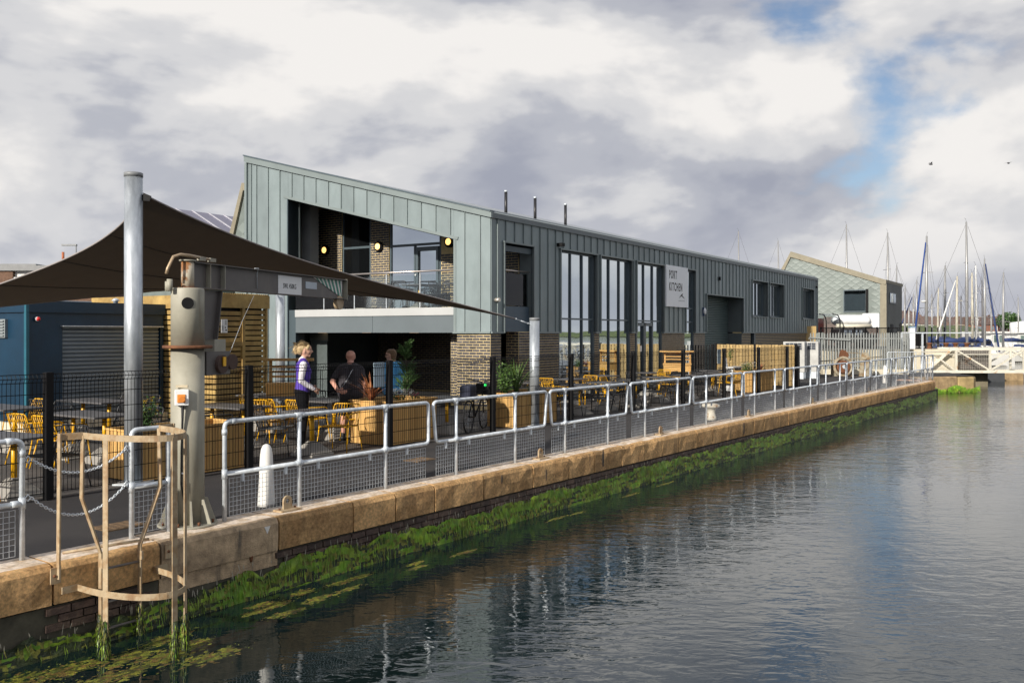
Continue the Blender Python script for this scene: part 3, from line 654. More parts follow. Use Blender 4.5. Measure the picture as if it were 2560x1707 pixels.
    MB().tube([side*-.05 + lc*.21 + Vector((0,0,1.27)), side*-.05 + lc*.195 + Vector((0,0,1.12)), side*-.06 + lc*.168 + Vector((0,0,.8)), side*-.065 + lc*.169 + Vector((0,0,.45)), side*-.03 + lc*.170 + Vector((0,0,.26))], [.017, .012, .008, .008, .008], 7).build('power_cable', blackrub, t)
    MB().ball(side*-.05 + lc*.178 + Vector((0,0,.56)), .011, 8, 6).build('cable_stud', whitep2, t)
    # loose fall wire from the jib to the winch
    a_, b_ = P(.7, -.02, 1.76), P(1.6, .25, 2.46)
    MB().tube([a_, a_*.5 + b_*.5 + Vector((0,0,.03)), b_], .002, 5).build('fall_wire', galv, t)
crane()

# ================================================================== black mesh fence round the terrace
FT = 3.25
def mesh_fence():
    t = thing('mesh_fence', 'black welded mesh fence with square posts round the terrace', 'fence', QUAY, t=FT)
    posts = [-9.8, -6.8, -3.8, -.88, 2.08, 5.06, 8.05, 11.0, 13.97, 16.9, 19.8, 22.7, 25.5, 26.7]
    pb = MB().box(-.045, .045, -.045, .045, -.02, 1.52).mesh('post', blackp)
    for p in posts: link('post', pb, t, (p, 0, 0))
    for a, c in zip(posts[:-1], posts[1:]):
        b = MB(); x0, x1 = a + .04, c - .04; n = round((x1 - x0) / .05); rr = .0062 if a < 12 else .0055
        for i in range(n + 1):
            x = x0 + (x1 - x0) * i / n
            b.tube([(x, .0, .05), (x, 0, 1.40), (x + .0, -.03, 1.45), (x, 0, 1.5)], rr * .62, 4, cap=False, sm=False)
        for z in (.06, .26, .46, .66, .86, 1.06, 1.26, 1.40, 1.50): b.bar((x0, 0, z), (x1, 0, z), rr * 1.5, rr * 1.5)
        b.bar((x0, -.03, 1.45), (x1, -.03, 1.45), rr * 1.5, rr * 1.5)
        b.build('mesh_panel', blackp, t)
mesh_fence()
# menu sheets fixed to the fence
for s, l in ((4.86, 'pale menu board on the mesh fence in front of the blue shirt'), (19.55, 'pale menu board on the mesh fence before the timber boards')):
    o = MB().box(-.13, .13, -.012, 0, -.22, .22).build('menu_board', M('menu_print', (.36, .47, .56), .5, 0, .06, 30.)); o.location = to_world(QUAY, s, FT + .06, 1.27); o.rotation_euler = (0, 0, QUAY[2]); tag(o, l, 'notice board')

# ================================================================== bollards, lugs, mooring bollard
def bollards():
    for s, t_, l in ((.45, .82, 'white domed bollard behind the railing next to the crane'), (31.9, 1.45, 'white domed bollard behind the railing at the far end')):
        o = MB().lathe([(.105, .02), (.10, .06), (.088, .3), (.072, .62), (.06, .69), (.04, .73), (.012, .745)], 20).build('bollard', whitep); o.location = to_world(QUAY, s, t_, -.05); o.rotation_euler = (0, 0, .3); tag(o, l, 'bollard', 'white bollards')
    for i, (s, t_) in enumerate(((.30, .27), (5.42, .3), (9.62, .3), (14.3, .32), (19.2, .35), (25.3, .4))):
        t = thing('mooring_lug', f'flat steel mooring lug with a round eye bolted on the coping, {ORD[i]} from the crane', 'mooring lug', QUAY, s=s, t=t_, group='mooring lugs on the coping')
        MB().box(-.14, .14, -.08, .08, .0, .022).build('base_plate', cagem, t, bevel=.004)
        ring = [(-.06, 0, .02)] + [(.06*math.cos(q), 0, .11 + .06*math.sin(q)) for q in [math.pi - math.pi*k/10 for k in range(11)]] + [(.06, 0, .02)]
        n = len(ring); b = MB(); inner = [(.028*math.cos(2*math.pi*k/12), .11 + .028*math.sin(2*math.pi*k/12)) for k in range(12)]
        bm = bmesh.new(); outer = [bm.verts.new((x, -.012, z)) for x, _, z in ring]; inn = [bm.verts.new((x, -.012, z)) for x, z in inner]
        es = [bm.edges.new((outer[k], outer[(k+1)%n])) for k in range(n)] + [bm.edges.new((inn[k], inn[(k+1)%12])) for k in range(12)]
        bmesh.ops.triangle_fill(bm, edges=es, use_beauty=True); g = bmesh.ops.extrude_face_region(bm, geom=bm.faces[:]); bmesh.ops.translate(bm, verts=[v for v in g['geom'] if isinstance(v, bmesh.types.BMVert)], vec=(0, .024, 0))
        bmesh.ops.recalc_face_normals(bm, faces=bm.faces)
        me = bpy.data.meshes.new('eye_plate'); bm.to_mesh(me); bm.free(); me.materials.append(cagem); link('eye_plate', me, t)
        for sx in (-.11, .11): MB().cyl((sx, 0, .02), (sx, 0, .04), .013, n=6).build('bolt', rust, t)
    o = MB().lathe([(.14, 0), (.13, .08), (.11, .12), (.10, .2), (.12, .27), (.20, .30), (.215, .33), (.20, .365), (.10, .385), (.02, .39)], 20).build('mooring_bollard', M('flaking_white', (.66, .62, .52), .7, 0, .2, 5., .3, 20., col2=(.33, .19, .08), mixscale=9., mixlo=.55, mixhi=.64)); o.location = to_world(QUAY, 13.3, .85, -.03); tag(o, 'mushroom shaped mooring bollard with flaking white paint', 'mooring bollard')
    # inspection covers in the tarmac
    for i, (s, t_) in enumerate(((-1.2, 1.15), (4.35, 1.9))):
        cov = thing('inspection_cover', ['brown iron inspection cover behind the ladder', 'faint tan inspection cover in the promenade tarmac'][i], 'inspection cover', QUAY, s=s, t=t_)
        MB().box(-.22, .22, -.16, .16, -.05, -.018).build('lid', M('iron_cover', (.15, .095, .05), .8, 0, .3, 20., .6, 90.), cov)
        fr_ = MB()
        for k in range(5): fr_.box(-.20 + k*.085, -.16 + k*.085, -.14, .14, -.018, -.013)
        stuff(fr_.build('tread_bars', MATS['iron_cover'], cov))
bollards()
# bollard chain of damaged stone grit on the coping is left to the stone material
# ================================================================== the main building
def roofz(y): return 5.12 + y * .2555                 # underside of the roof edge along the gable
def openz(y): return 4.23 + y * .2506                 # head of the gable opening
def brick_panel(parent, origin, ux, un, x0, x1, z0, z1, single, rnd, budget, rest):
    """bricks on a vertical face; ux along the wall, un outwards"""
    n = int((z1 - z0) / .075); o = Vector(origin); ux = Vector(ux); un = Vector(un)
    for r in range(n):
        z = z1 - .0375 - r * .075; x = x0 - (0 if r % 2 else .1125)
        while x < x1 - .02:
            a, c = max(x, x0) + .005, min(x + .225, x1) - .005
            x += .225
            if c - a < .03: continue
            m = (a + c) / 2; hl = (c - a) / 2 - .002
            if single and budget[0] > 0:
                budget[0] -= 1
                ob = link('brick', BRICK, parent, o + ux * m + un * (-.003 + rnd.uniform(0, .003)) + Vector((0, 0, z)), (0, 0, math.atan2(ux.y, ux.x)), (hl / .1075, 1, 1))
            else:
                p = o + ux * m + Vector((0, 0, z)); vs = []
                for dz in (-.0305, .0305):
                    for du, dn in ((-hl, -.01), (hl, -.01), (hl, .005), (-hl, .005)): vs.append(p + ux * du + un * dn + Vector((0, 0, dz)))
                rest.add(vs, [(0,3,2,1),(4,5,6,7),(0,1,5,4),(1,2,6,5),(2,3,7,6),(3,0,4,7)])
BRICK = MB().box(-.1075, .1075, -.01, .01, -.0305, .0305).mesh('brick', brickm)
def building():
    T = thing('harbour_building', 'long grey green zinc clad restaurant building with sloping gable and balcony', 'building', BLD)
    rnd = random.Random(5); budget = [296]
    # ---- brick walls
    FX = [(0.03, .53), (1.42, 3.62), (5.89, 6.20), (8.51, 8.92), (11.24, 13.40), (14.38, 15.62), (20.24, 21.5), (22.2, 33.4)]
    def wallbox(*a): return MB().box(*a).build('brick_wall', mortar, T)
    FW = [wallbox(a, c, .035, .45, -.05, 2.03) for a, c in FX]
    cp = wallbox(.035, .5, .46, 1.11, -.05, 2.03)               # corner pier seen from the gable
    sb_ = wallbox(.62, 1.0, 1.2, 1.75, -.05, 2.03); MB().box(1.0, 5.0, 1.2, 1.4, -.05, 2.03).build('porch_side_wall', M('porch_shade_dark', (.018, .018, .02), .8), T)  # near-black wall colour carries the deep shade of the porch
    pb_ = wallbox(5.0, 5.2, 1.4, 8.2, -.05, 2.03)
    bal = [(7.17, 8.2), (5.19, 5.94), (.45, 3.17)]
    BW = [MB().prism([(2.06, a, 2.6), (2.06, c, 2.6), (2.06, c, openz(c)), (2.06, a, openz(a))], (.24, 0, 0)).build('brick_wall', mortar, T) for a, c in bal]
    def bp(w, o, ux, un, a, c, z0, z1, single=False):
        rest = MB(); brick_panel(w, o, ux, un, a, c, z0, z1, single, rnd, budget, rest)
        if rest.v: stuff(rest.build('brickwork', brickm, w))
    bp(cp, (.035, 0, 0), (0, 1, 0), (-1, 0, 0), .035, 1.11, 0, 2.02, True)
    bp(FW[0], (0, .035, 0), (1, 0, 0), (0, -1, 0), .035, .53, 0, 2.02, True); bp(FW[1], (0, .035, 0), (1, 0, 0), (0, -1, 0), 1.42, 3.62, 0, 2.02, True)
    for w, (a, c) in zip(FW[2:], FX[2:]): bp(w, (0, .035, 0), (1, 0, 0), (0, -1, 0), a, c, .0, 2.02)
    for w, (a, c) in zip(BW, bal): bp(w, (2.06, 0, 0), (0, 1, 0), (-1, 0, 0), a, c, 2.65, openz(a))
    bp(sb_, (.62, 0, 0), (0, 1, 0), (-1, 0, 0), 1.2, 1.75, 0, 2.02); bp(pb_, (5.0, 0, 0), (0, 1, 0), (-1, 0, 0), 1.4, 8.2, 0, 2.02)
    bp(FW[1], (1.42, 0, 0), (0, 1, 0), (-1, 0, 0), .04, .45, 0, 2.02)
    # ---- gable cladding panels with standing seams
    seams = [9.23, 9.03, 8.79, 8.27, 7.76, 7.24, 6.74, 6.24, 5.73, 5.23, 4.74, 4.24, 3.74, 3.25, 2.76, 2.27, 1.77, 1.28, .81, .31, 0.0]
    def gpanel(y0, y1, zf0, zf1):
        MB().prism([(0, y0, zf0(y0)), (0, y1, zf0(y1)), (0, y1, zf1(y1)), (0, y0, zf1(y0))], (-.02, 0, 0)).build('cladding_panel', clad, T)
    def seam_g(y, z0, z1): return MB().box(-.052, -.019, y - .009, y + .009, z0, z1).build('standing_seam', trimm, T)
    edges = sorted(set(seams + [7.42, 1.18]))
    for a, c in zip(edges[:-1], edges[1:]):
        m = (a + c) / 2
        if m > 7.42: gpanel(a + .002, c - .002, lambda y: 0.0, lambda y: roofz(y) - .1)
        elif m < 1.18: gpanel(a + .002, c - .002, lambda y: 2.03, lambda y: roofz(y) - .1)
        else: gpanel(a + .002, c - .002, lambda y: openz(y), lambda y: roofz(y) - .1)
    for y in seams[1:-1]:
        seam_g(y, 0. if y > 7.42 else (2.03 if y < 1.18 else openz(y) + .04), roofz(y) - .1)
    # structure behind the panels
    st = MB(); st.box(.001, .40, 7.42, 9.2, 0, 6.6); st.prism([(.001, 1.18, openz(1.18)), (.001, 7.42, openz(7.42)), (.001, 9.2, 6.4), (.001, 9.2, 7.2), (.001, .02, 4.95), (.001, .02, 4.5)], (.35, 0, 0)); st.box(.001, .45, .02, 1.18, 2.031, 4.7)
    st.build('gable_core', linerm, T)
    # opening trims
    b = MB(); b.bar((-.03, 1.03, openz(1.03) + .02), (-.03, 7.6, openz(7.6) + .02), .08, .035, (-1, 0, 0)); b.build('opening_head_trim', trimm, T)
    MB().box(-.035, .3, 1.10, 1.18, 2.03, openz(1.12)).build('opening_jamb', trimm, T); MB().box(-.028, .5, 7.42, 7.46, 0, openz(7.44)).build('opening_jamb', linerm, T)
    MB().box(.42, .47, 7.40, 7.45, 2.6, 6.2).build('light_trim', trimm, T)
    MB().box(1.0, 1.35, 7.50, 7.90, 2.6, 6.9).build('concrete_column', M('fair_concrete', (.33, .34, .34), .8, 0, .1, 1.5), T)
    MB().box(.4, 2.4, 8.2, 8.3, 0, 7.0).build('side_wall', linerm, T)
    MB().box(-.05, .05, .0, 1.2, 1.985, 2.03).build('drip_flashing', trimm, T); MB().box(.0, .58, -.05, .05, 1.985, 2.03).build('drip_flashing', trimm, T)
    # barge board, roof, eave
    br = MB(); br.prism([(-.09, -.07, roofz(-.07) - .12), (-.09, 9.32, roofz(9.32) - .12), (-.09, 9.32, roofz(9.32) + .06), (-.09, -.07, roofz(-.07) + .03)], (.10, 0, 0)); br.build('barge_board', trimm, T)
    MB().prism([(-.11, -.05, roofz(-.05) + .03), (-.11, 9.34, roofz(9.34) + .06), (-.11, 9.34, roofz(9.34) + .10), (-.11, -.05, roofz(-.05) + .07)], (.2, 0, 0)).build('barge_cap', frame_m, T)
    MB().box(-.085, .0, 9.2, 9.30, 0, 7.35).build('corner_trim', trimm, T)
    MB().prism([(.0, .0, 5.10), (.0, 9.3, roofz(9.3) - .02), (.0, 9.3, roofz(9.3) + .07), (.0, .0, 5.19)], (33.45, 0, 0)).build('roof', M('zinc_roof', (.30, .33, .36), .4, .2, .08), T)
    MB().box(.0, 33.48, -.07, .02, 4.985, 5.115).build('eave_fascia', M('shaded_eave_trim', (.13, .155, .165), .45, .1, .05), T)  # darker zinc tone holds the shade on this upright side
    MB().prism([(-.09, -.075, 5.117), (-.09, .10, 5.225), (-.09, .14, 5.205), (-.09, -.04, 5.117)], (33.58, 0, 0)).build('eave_flashing', M('skylit_zinc', (.27, .31, .31), .4, .1, .05), T)  # paler zinc tone holds the light caught by the sloping lip
    # facade cladding
    OP = [(.59, 2.06, 0, 4.40), (3.62, 5.89, 0, 4.45), (6.20, 8.51, 0, 4.45), (8.92, 11.24, 0, 4.45), (13.40, 14.38, 0, 4.45), (15.62, 20.24, 0, 3.56), (21.56, 23.9, 2.76, 4.43), (24.28, 26.61, 2.76, 4.43), (30.26, 32.63, 2.76, 4.43)]
    fs = [0.0, .26]; x = .67
    while x < 33.3: fs.append(round(x, 3)); x += .4445
    fs.append(33.44)
    cuts = sorted(set(fs + [o[0] for o in OP] + [o[1] for o in OP]))
    def spans(x):
        sp = [(2.03, 4.99)]
        for a, c, z0, z1 in OP:
            if a - 1e-4 <= x <= c + 1e-4:
                out = []
                for p, q in sp:
                    if z1 <= p or z0 >= q: out.append((p, q)); continue
                    if z0 > p: out.append((p, z0))
                    if z1 < q: out.append((z1, q))
                sp = out
        return sp
    for a, c in zip(cuts[:-1], cuts[1:]):
        if c - a < .012: continue
        for z0, z1 in spans((a + c) / 2):
            MB().box(a + .002, c - .002, -.02, 0, z0, z1).build('cladding_panel', clad, T)
    for x in fs[1:-1]:
        for z0, z1 in spans(x): MB().box(x - .009, x + .009, -.052, -.019, z0, z1).build('standing_seam', trimm, T)
    core = MB(); 
    for a, c in zip([0.45] + [o[1] for o in OP], [o[0] for o in OP] + [33.42]):
        if c > a: core.box(a, c, .001, .034, 2.031, 4.99)
    for a, c, z0, z1 in OP:
        core.box(a, c, .001, .034, z1, 4.99)
        if z0 > 0: core.box(a, c, .001, .034, 2.031, z0)
    core.build('facade_core', linerm, T)
    MB().box(33.38, 33.44, .0, 9.2, 0, 5.1).build('end_wall', clad, T); MB().box(33.40, 33.50, -.06, .04, 2.0, 5.1).build('corner_trim', trimm, T)
    MB().box(-.0, 33.4, 9.15, 9.2, 0, 7.2).build('back_wall', clad, T)
    for a, c in ((2.06, 3.62), (5.89, 6.2), (8.51, 8.92), (11.24, 13.4), (14.38, 15.62), (20.24, 33.46)): MB().box(a - .03, c + .03, -.055, .03, 1.985, 2.03).build('drip_flashing', trimm, T)
    # reveals and head flashings of every opening
    for i, (a, c, z0, z1) in enumerate(OP):
        dep = [.41, .2, .2, .2, .2, .69, .34, .34, .34][i]
        MB().box(a - .07, c + .05, -.085, .02, z1 - .01, z1 + .035).build('head_flashing', trimm, T)
        MB().box(a - .055, a, -.075, .0, max(z0, 2.0), z1 - .01).build('jamb_flashing', trimm, T)
        if z0 == 0 and i: MB().box(c - .012, c, .03, dep, 0, 1.985).build('reveal_lining', M('reveal_zinc', (.13, .155, .16), .5, .1, .05), T)
        MB().box(c, c + .03, -.065, dep, max(z0, 2.03), z1 - .01).build('reveal_lining', M('reveal_zinc', (.13, .155, .16), .5, .1, .05), T)
        if i != 0: MB().box(a - .02, a, .0, dep, max(z0, 2.03), z1 - .01).build('reveal_lining', MATS['reveal_zinc'], T)
        MB().box(a, c, .0, dep, z1 - .009, z1 + .02).build('head_lining', linerm, T)
        if z0 > 0: MB().box(a - .03, c + .03, -.08, dep, z0 - .03, z0 + .005).build('window_sill', trimm, T)
    # tall glazed groups
    def fixed(name, a, c, z0, z1, y, cols, rows, fw=.05, gl=glass, door=None):
        w = MB(); w.box(a, c, y - .03, y + .03, z1 - fw, z1); w.box(a, c, y - .03, y + .03, z0, z0 + fw)
        xs = [a + (c - a) * k / cols for k in range(cols + 1)]
        fr_ = w.build('window_frame', frame_m, T)
        for k, x in enumerate(xs):
            x0 = min(max(x - fw / 2, a), c - fw); MB().box(x0, x0 + fw, y - .045, y + .03, z0 + fw, z1 - fw).build('mullion', frame_m, fr_)
        zs = [z0] + rows + [z1]
        for z in rows: MB().box(a + fw, c - fw, y - .038, y + .03, z - fw / 2, z + fw / 2).build('transom', frame_m, fr_)
        for p, q in zip(zs[:-1], zs[1:]):
            for k in range(cols):
                t_ = rnd.uniform(-.004, .004)
                o = MB().add([(xs[k] + .01, y - t_, p), (xs[k+1] - .01, y + t_, p), (xs[k+1] - .01, y + t_ + rnd.uniform(-.003, .003), q), (xs[k] + .01, y - t_, q)], [(0, 1, 2, 3)]).build('pane', gl, fr_)
        return fr_
    for a, c in ((3.62, 5.89), (6.20, 8.51)): fixed('w', a + .02, c - .02, .02, 4.43, .09, 3, [2.42])
    f3 = fixed('w', 8.94, 11.22, .02, 4.43, .09, 3, [2.42])
    dr = MB()
    for x0 in (8.99, 9.72):
        for xa in (x0, x0 + .62): dr.box(xa, xa + .09, .02, .085, .03, 2.36)
        dr.box(x0, x0 + .71, .02, .085, 2.24, 2.36); dr.box(x0, x0 + .71, .02, .085, .03, .2)
    dr.build('entrance_door', frame_m, T)
    MB().box(9.30, 9.42, .01, .02, 1.35, 1.55).build('door_notice', whitep2, T)
    fixed('w', 13.42, 14.36, .02, 4.43, .09, 1, [2.42, 2.95])
    for a, c in ((21.56, 23.9), (24.28, 26.61), (30.26, 32.63)): fixed('w', a + .02, c - .02, 2.77, 4.41, .20, 2, [], .08)
    MB().box(21.5, 22.2, .12, .2, 0, 2.0).build('slot_panel', glass_d, T); MB().box(22.0, 22.2, .02, .12, 0, 2.0).build('slot_jamb', frame_m, T)
    # roller shutter
    sh = MB(); k = 0; z = 0.0
    while z < 3.55:
        sh.add([(15.64, .69, z), (20.22, .69, z), (20.22, .655, z + .02), (15.64, .655, z + .02), (15.64, .655, z + .055), (20.22, .655, z + .055), (15.64, .69, z + .075), (20.22, .69, z + .075)], [(0, 1, 2, 3), (3, 2, 5, 4), (4, 5, 7, 6)]); z += .075
    stuff(sh.build('roller_shutter', shutg, T))
    # slot between the corner column and the facade
    MB().box(.59, 2.06, .10, .14, 2.03, 2.72).build('spandrel_panel', M('blue_spandrel', (.07, .105, .14), .45, .1, .05), T)
    MB().box(.62, 2.03, .115, .125, 2.74, 3.62).build('glass_guard', clearg, T); MB().cyl((.59, .12, 3.69), (2.06, .12, 3.69), .024, n=10).build('guard_rail', M('brushed_steel', (.55, .50, .47), .3, .8, .05), T)
    # balcony: slab, fascia, guard, glazing
    MB().box(.08, 2.06, .45, 8.2, 2.42, 2.64).build('balcony_slab', linerm, T)
    MB().box(.05, 5.1, 1.15, 8.2, 2.03, 2.12).build('porch_ceiling', M('shade_dark_soffit', (.03, .03, .032), .8), T)  # porch shade put into the dark ceiling colour
    MB().box(.02, .07, 1.181, 4.07, 2.005, 2.475).build('fascia_panel', fascg, T); MB().box(.02, .07, 4.08, 7.14, 2.005, 2.475).build('fascia_panel', fascg, T)
    MB().box(-.01, .09, 1.182, 7.14, 2.478, 2.69).build('white_fascia', fascw, T)
    MB().box(.02, .4, 7.14, 7.42, 0, 2.69).build('fascia_return', linerm, T)
    for k in range(5):
        y0 = 1.22 + k * 1.21; MB().box(.115, .127, y0 + .02, y0 + 1.18, 2.72, 3.60).build('glass_guard', clearg, T)
        MB().box(.11, .132, y0 - .012, y0 + .012, 2.70, 3.66).build('guard_clamp', galv, T)
    MB().cyl((.12, 1.18, 3.695), (.12, 7.30, 3.695), .026, n=12).build('guard_rail', MATS['brushed_steel'], T)
    MB().prism([(.2, .02, openz(.02) - .05), (.2, 8.2, openz(8.2) - .05), (.2, 8.2, openz(8.2) + .1), (.2, .02, openz(.02) + .1)], (2.2, 0, 0)).build('balcony_soffit', linerm, T)
    def yglaz(y0, y1, z0, ztop, cols, rows, gls, x=2.12, fw=.05):
        w = MB().box(x - .04, x + .03, y0, y0 + fw, z0, ztop).build('window_frame', frame_m, T); MB().box(x - .04, x + .03, y1 - fw, y1, z0, ztop).build('mullion', frame_m, w)
        for y in cols: MB().box(x - .045, x + .03, y - fw/2, y + fw/2, z0, rows[0] if rows else ztop).build('mullion', frame_m, w)
        for z in rows: MB().box(x - .043, x + .03, y0 + fw, y1 - fw, z - .035, z + .035).build('transom', frame_m, w)
        ys = [y0] + cols + [y1]
        for k, (a, c) in enumerate(zip(ys[:-1], ys[1:])): MB().box(x - .004, x + .004, a + .02, c - .02, z0, rows[0] if rows else ztop).build('pane', gls, w)
        if rows: MB().box(x - .004, x + .004, y0 + .02, y1 - .02, rows[0], ztop).build('pane', gls, w)
        return w
    yglaz(5.96, 7.15, 2.64, 6.3, [], [4.71], glass_d); w2 = yglaz(3.20, 5.17, 2.64, 5.6, [4.20], [4.68], glass, 2.12)
    d = MB()
    for a in (3.27, 4.05): d.box(2.05, 2.12, a, a + .09, 2.66, 4.6)
    d.box(2.05, 2.12, 3.36, 4.05, 4.48, 4.6); d.box(2.05, 2.12, 3.36, 4.05, 2.66, 2.85); dd = d.build('balcony_door', frame_m, T)
    MB().ball((2.03, 4.12, 3.75), .035, 10, 6).build('door_handle', whitep2, dd)
    # round wall lamps (lit)
    lampm = M('lit_lamp', (1., .62, .2), .5, 0, 0, emit=2.2, emitcol=(1., .56, .16))
    for y in (7.86, 5.58, 2.84):
        r_ = MB(); r_.cyl((2.055, y, 4.69), (1.985, y, 4.69), .165, n=28); lo = r_.build('wall_lamp', blackp, T)
        MB().add([(1.94 + .03 * (rr / .14) ** 2, y + rr * math.cos(q), 4.69 + rr * math.sin(q)) for rr in (.14, .09, .02) for q in [2*math.pi*k/28 for k in range(28)]],
                 [(i*28+j, i*28+(j+1)%28, (i+1)*28+(j+1)%28, (i+1)*28+j) for i in range(2) for j in range(28)] + [tuple(range(56, 84))], 0, True).build('lamp_lens', lampm, lo)
        MB().cyl((1.99, y, 4.69), (1.955, y, 4.69), .143, n=28).build('lamp_rim', blackp, lo)
    # porch downlights and two bulbs inside
    for y in (6.75, 4.95, 3.15):
        MB().cyl((.75, y, 2.035), (.75, y, 2.0), .13, n=20).build('ceiling_light', M('warm_disc', (.8, .6, .4), .5, 0, 0, emit=.55, emitcol=(1., .62, .32)), T)
    for y in (2.95, 2.75): MB().ball((4.4, y, 1.72), .028, 10, 8).build('pendant_bulb', M('lit_bulb', (1., .5, .3), .4, 0, 0, emit=9., emitcol=(1., .55, .35)), T)
    # back of the porch: glazed door, screen, notice
    MB().box(4.9, 4.95, 3.0, 4.2, 0, 2.0).build('porch_door', glass_d, T); MB().box(4.86, 4.9, 2.96, 3.02, 0, 2.03).build('porch_door_frame', frame_m, T)
    MB().box(4.86, 4.9, 3.5, 3.56, 0, 2.03).build('porch_door_frame', frame_m, T); MB().box(4.84, 4.86, 3.42, 3.62, .95, 1.25).build('porch_notice', M('pale_grey_sheet', (.4, .44, .46), .6), T)
    gr = MB()
    for k in range(16): gr.box(.9, .92, 6.7 + k * .045, 6.72 + k * .045, 0, 1.92)
    stuff(gr.build('vertical_screen', M('screen_bars', (.20, .24, .24), .5), T)); MB().box(.88, .94, 6.65, 7.42, 1.75, 2.03).build('screen_head', trimm, T)
    # fittings on the facade
    MB().box(3.42, 3.58, -.2, -.02, 4.52, 4.62).build('camera_box', blackp, T)
    b = MB().cyl((.18, -.02, 2.86), (.18, -.16, 2.86), .05, n=12); b.build('bulkhead_lamp', M('lamp_silver', (.6, .56, .5), .3, .5, .05), T)
    b = MB().box(15.22, 15.38, -.08, -.02, 2.68, 3.02); b.build('alarm_box', M('alarm_blue', (.02, .05, .14), .4), T); MB().ball((15.3, -.09, 2.86), .13, 12, 8, 0, (.8, .4, 1.1)).build('alarm_cover', whitep2, T)
    MB().box(17.05, 17.15, -.10, -.02, 4.2, 4.35).build('camera_box', blackp, T); MB().box(33.1, 33.2, -.12, -.02, 4.55, 4.65).build('camera_box', blackp, T)
    MB().box(-.03, -.021, 7.72, 7.86, 1.42, 1.78).build('wall_plate', whitep2, T)
    for x, top in ((1.95, 5.98), (3.55, 6.0), (5.4, 6.02)):
        f = MB().cyl((x, .8, 5.2), (x, .8, top), .045, n=10).build('flue_pipe', M('flue_black', (.025, .025, .028), .4, .2), T); MB().cyl((x, .8, top), (x, .8, top + .05), .048, n=10).build('flue_cap', galv, f)
    # interior floor and a dark rear partition so that the rooms read as rooms
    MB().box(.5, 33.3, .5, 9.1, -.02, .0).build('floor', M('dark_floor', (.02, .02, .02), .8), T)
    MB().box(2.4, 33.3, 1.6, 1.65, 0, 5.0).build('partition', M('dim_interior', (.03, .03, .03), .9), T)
    return T
building()
def sign():
    t = thing('shop_sign', 'square white wall sign with tall black lettering and wing emblem', 'sign', BLD, s=11.32, t=-.05, z=2.97)
    MB().box(0, 2.10, -.06, 0, 0, 1.52).build('sign_panel', M('sign_white', (.84, .88, .92), .4, 0, .02), t)
    mt = lambda x, z: Matrix.Translation((x, -.0615, z)) @ Matrix.Rotation(R(90), 4, 'X')
    ink = M('sign_ink', (.012, .012, .014), .6)
    text_mesh('PORT', .42, ink, t, mt(.25, 1.045), .001, .60, name='lettering', spacing=1.28, bold=.010)
    text_mesh('KITCHEN', .42, ink, t, mt(.25, .60), .001, .60, name='lettering', spacing=1.28, bold=.010)
    w = [(1.18, .335), (1.30, .40), (1.42, .475), (1.52, .51), (1.60, .515), (1.53, .46), (1.55, .425), (1.66, .39), (1.74, .345), (1.78, .315), (1.69, .345), (1.60, .37), (1.50, .395), (1.46, .42), (1.40, .41), (1.30, .365)]
    bm = bmesh.new(); vs = [bm.verts.new((x, -.0625, z)) for x, z in w]; es = [bm.edges.new((vs[i], vs[(i+1) % len(vs)])) for i in range(len(vs))]
    bmesh.ops.triangle_fill(bm, edges=es, use_beauty=True); me = bpy.data.meshes.new('wing_emblem'); bm.to_mesh(me); bm.free(); me.materials.append(ink); link('wing_emblem', me, t)
    b = MB(); rnd = random.Random(2); x = 1.15
    while x < 1.75: w_ = rnd.uniform(.012, .03); b.box(x, x + w_, -.0625, -.061, .225, .25); x += w_ + .014
    stuff(b.build('small_print', M('grey_ink', (.35, .38, .41), .6), t))
sign()
# ================================================================== shade sail and its posts
def world_thing(name, label, cat, x, y, z=0., rot=0., group=None): return thing(name, label, cat, loc=(x, y, z), rot=rot, group=group)
BR = BLD[2]
MAST = to_world(QUAY, .40, 3.52); LOWP = to_world(QUAY, 9.78, 3.42); BACKP = to_world(BLD, -4.99, 2.42)
def sail_post(p, r, h, label, capd=True, n=32):
    t = world_thing('sail_post', label, 'post', p.x, p.y, group='galvanised posts of the shade sail')
    MB().cyl((0, 0, -.03), (0, 0, h), r, n=n).build('tube', galvp, t)
    c = MB(); c.lathe([(r + .004, h - .045), (r + .004, h + .01), (r - .01, h + .016)], n); c.build('cap', M('grey_cap', (.20, .21, .22), .5), t)
    MB().box(-.2, .2, -.2, .2, -.03, -.005).build('base_plate', galv, t)
    return t
hm = 2 + 397 * MAST.y / 2250
sail_post(MAST, .118, hm, 'tall thick galvanised sail post rising behind the crane column')
sail_post(LOWP, .108, 2 + 36 * LOWP.y / 2250, 'short galvanised sail post behind the railing by the big windows')
sail_post(BACKP, .105, 3.15, 'galvanised sail post between slatted timber screen and the building gable')
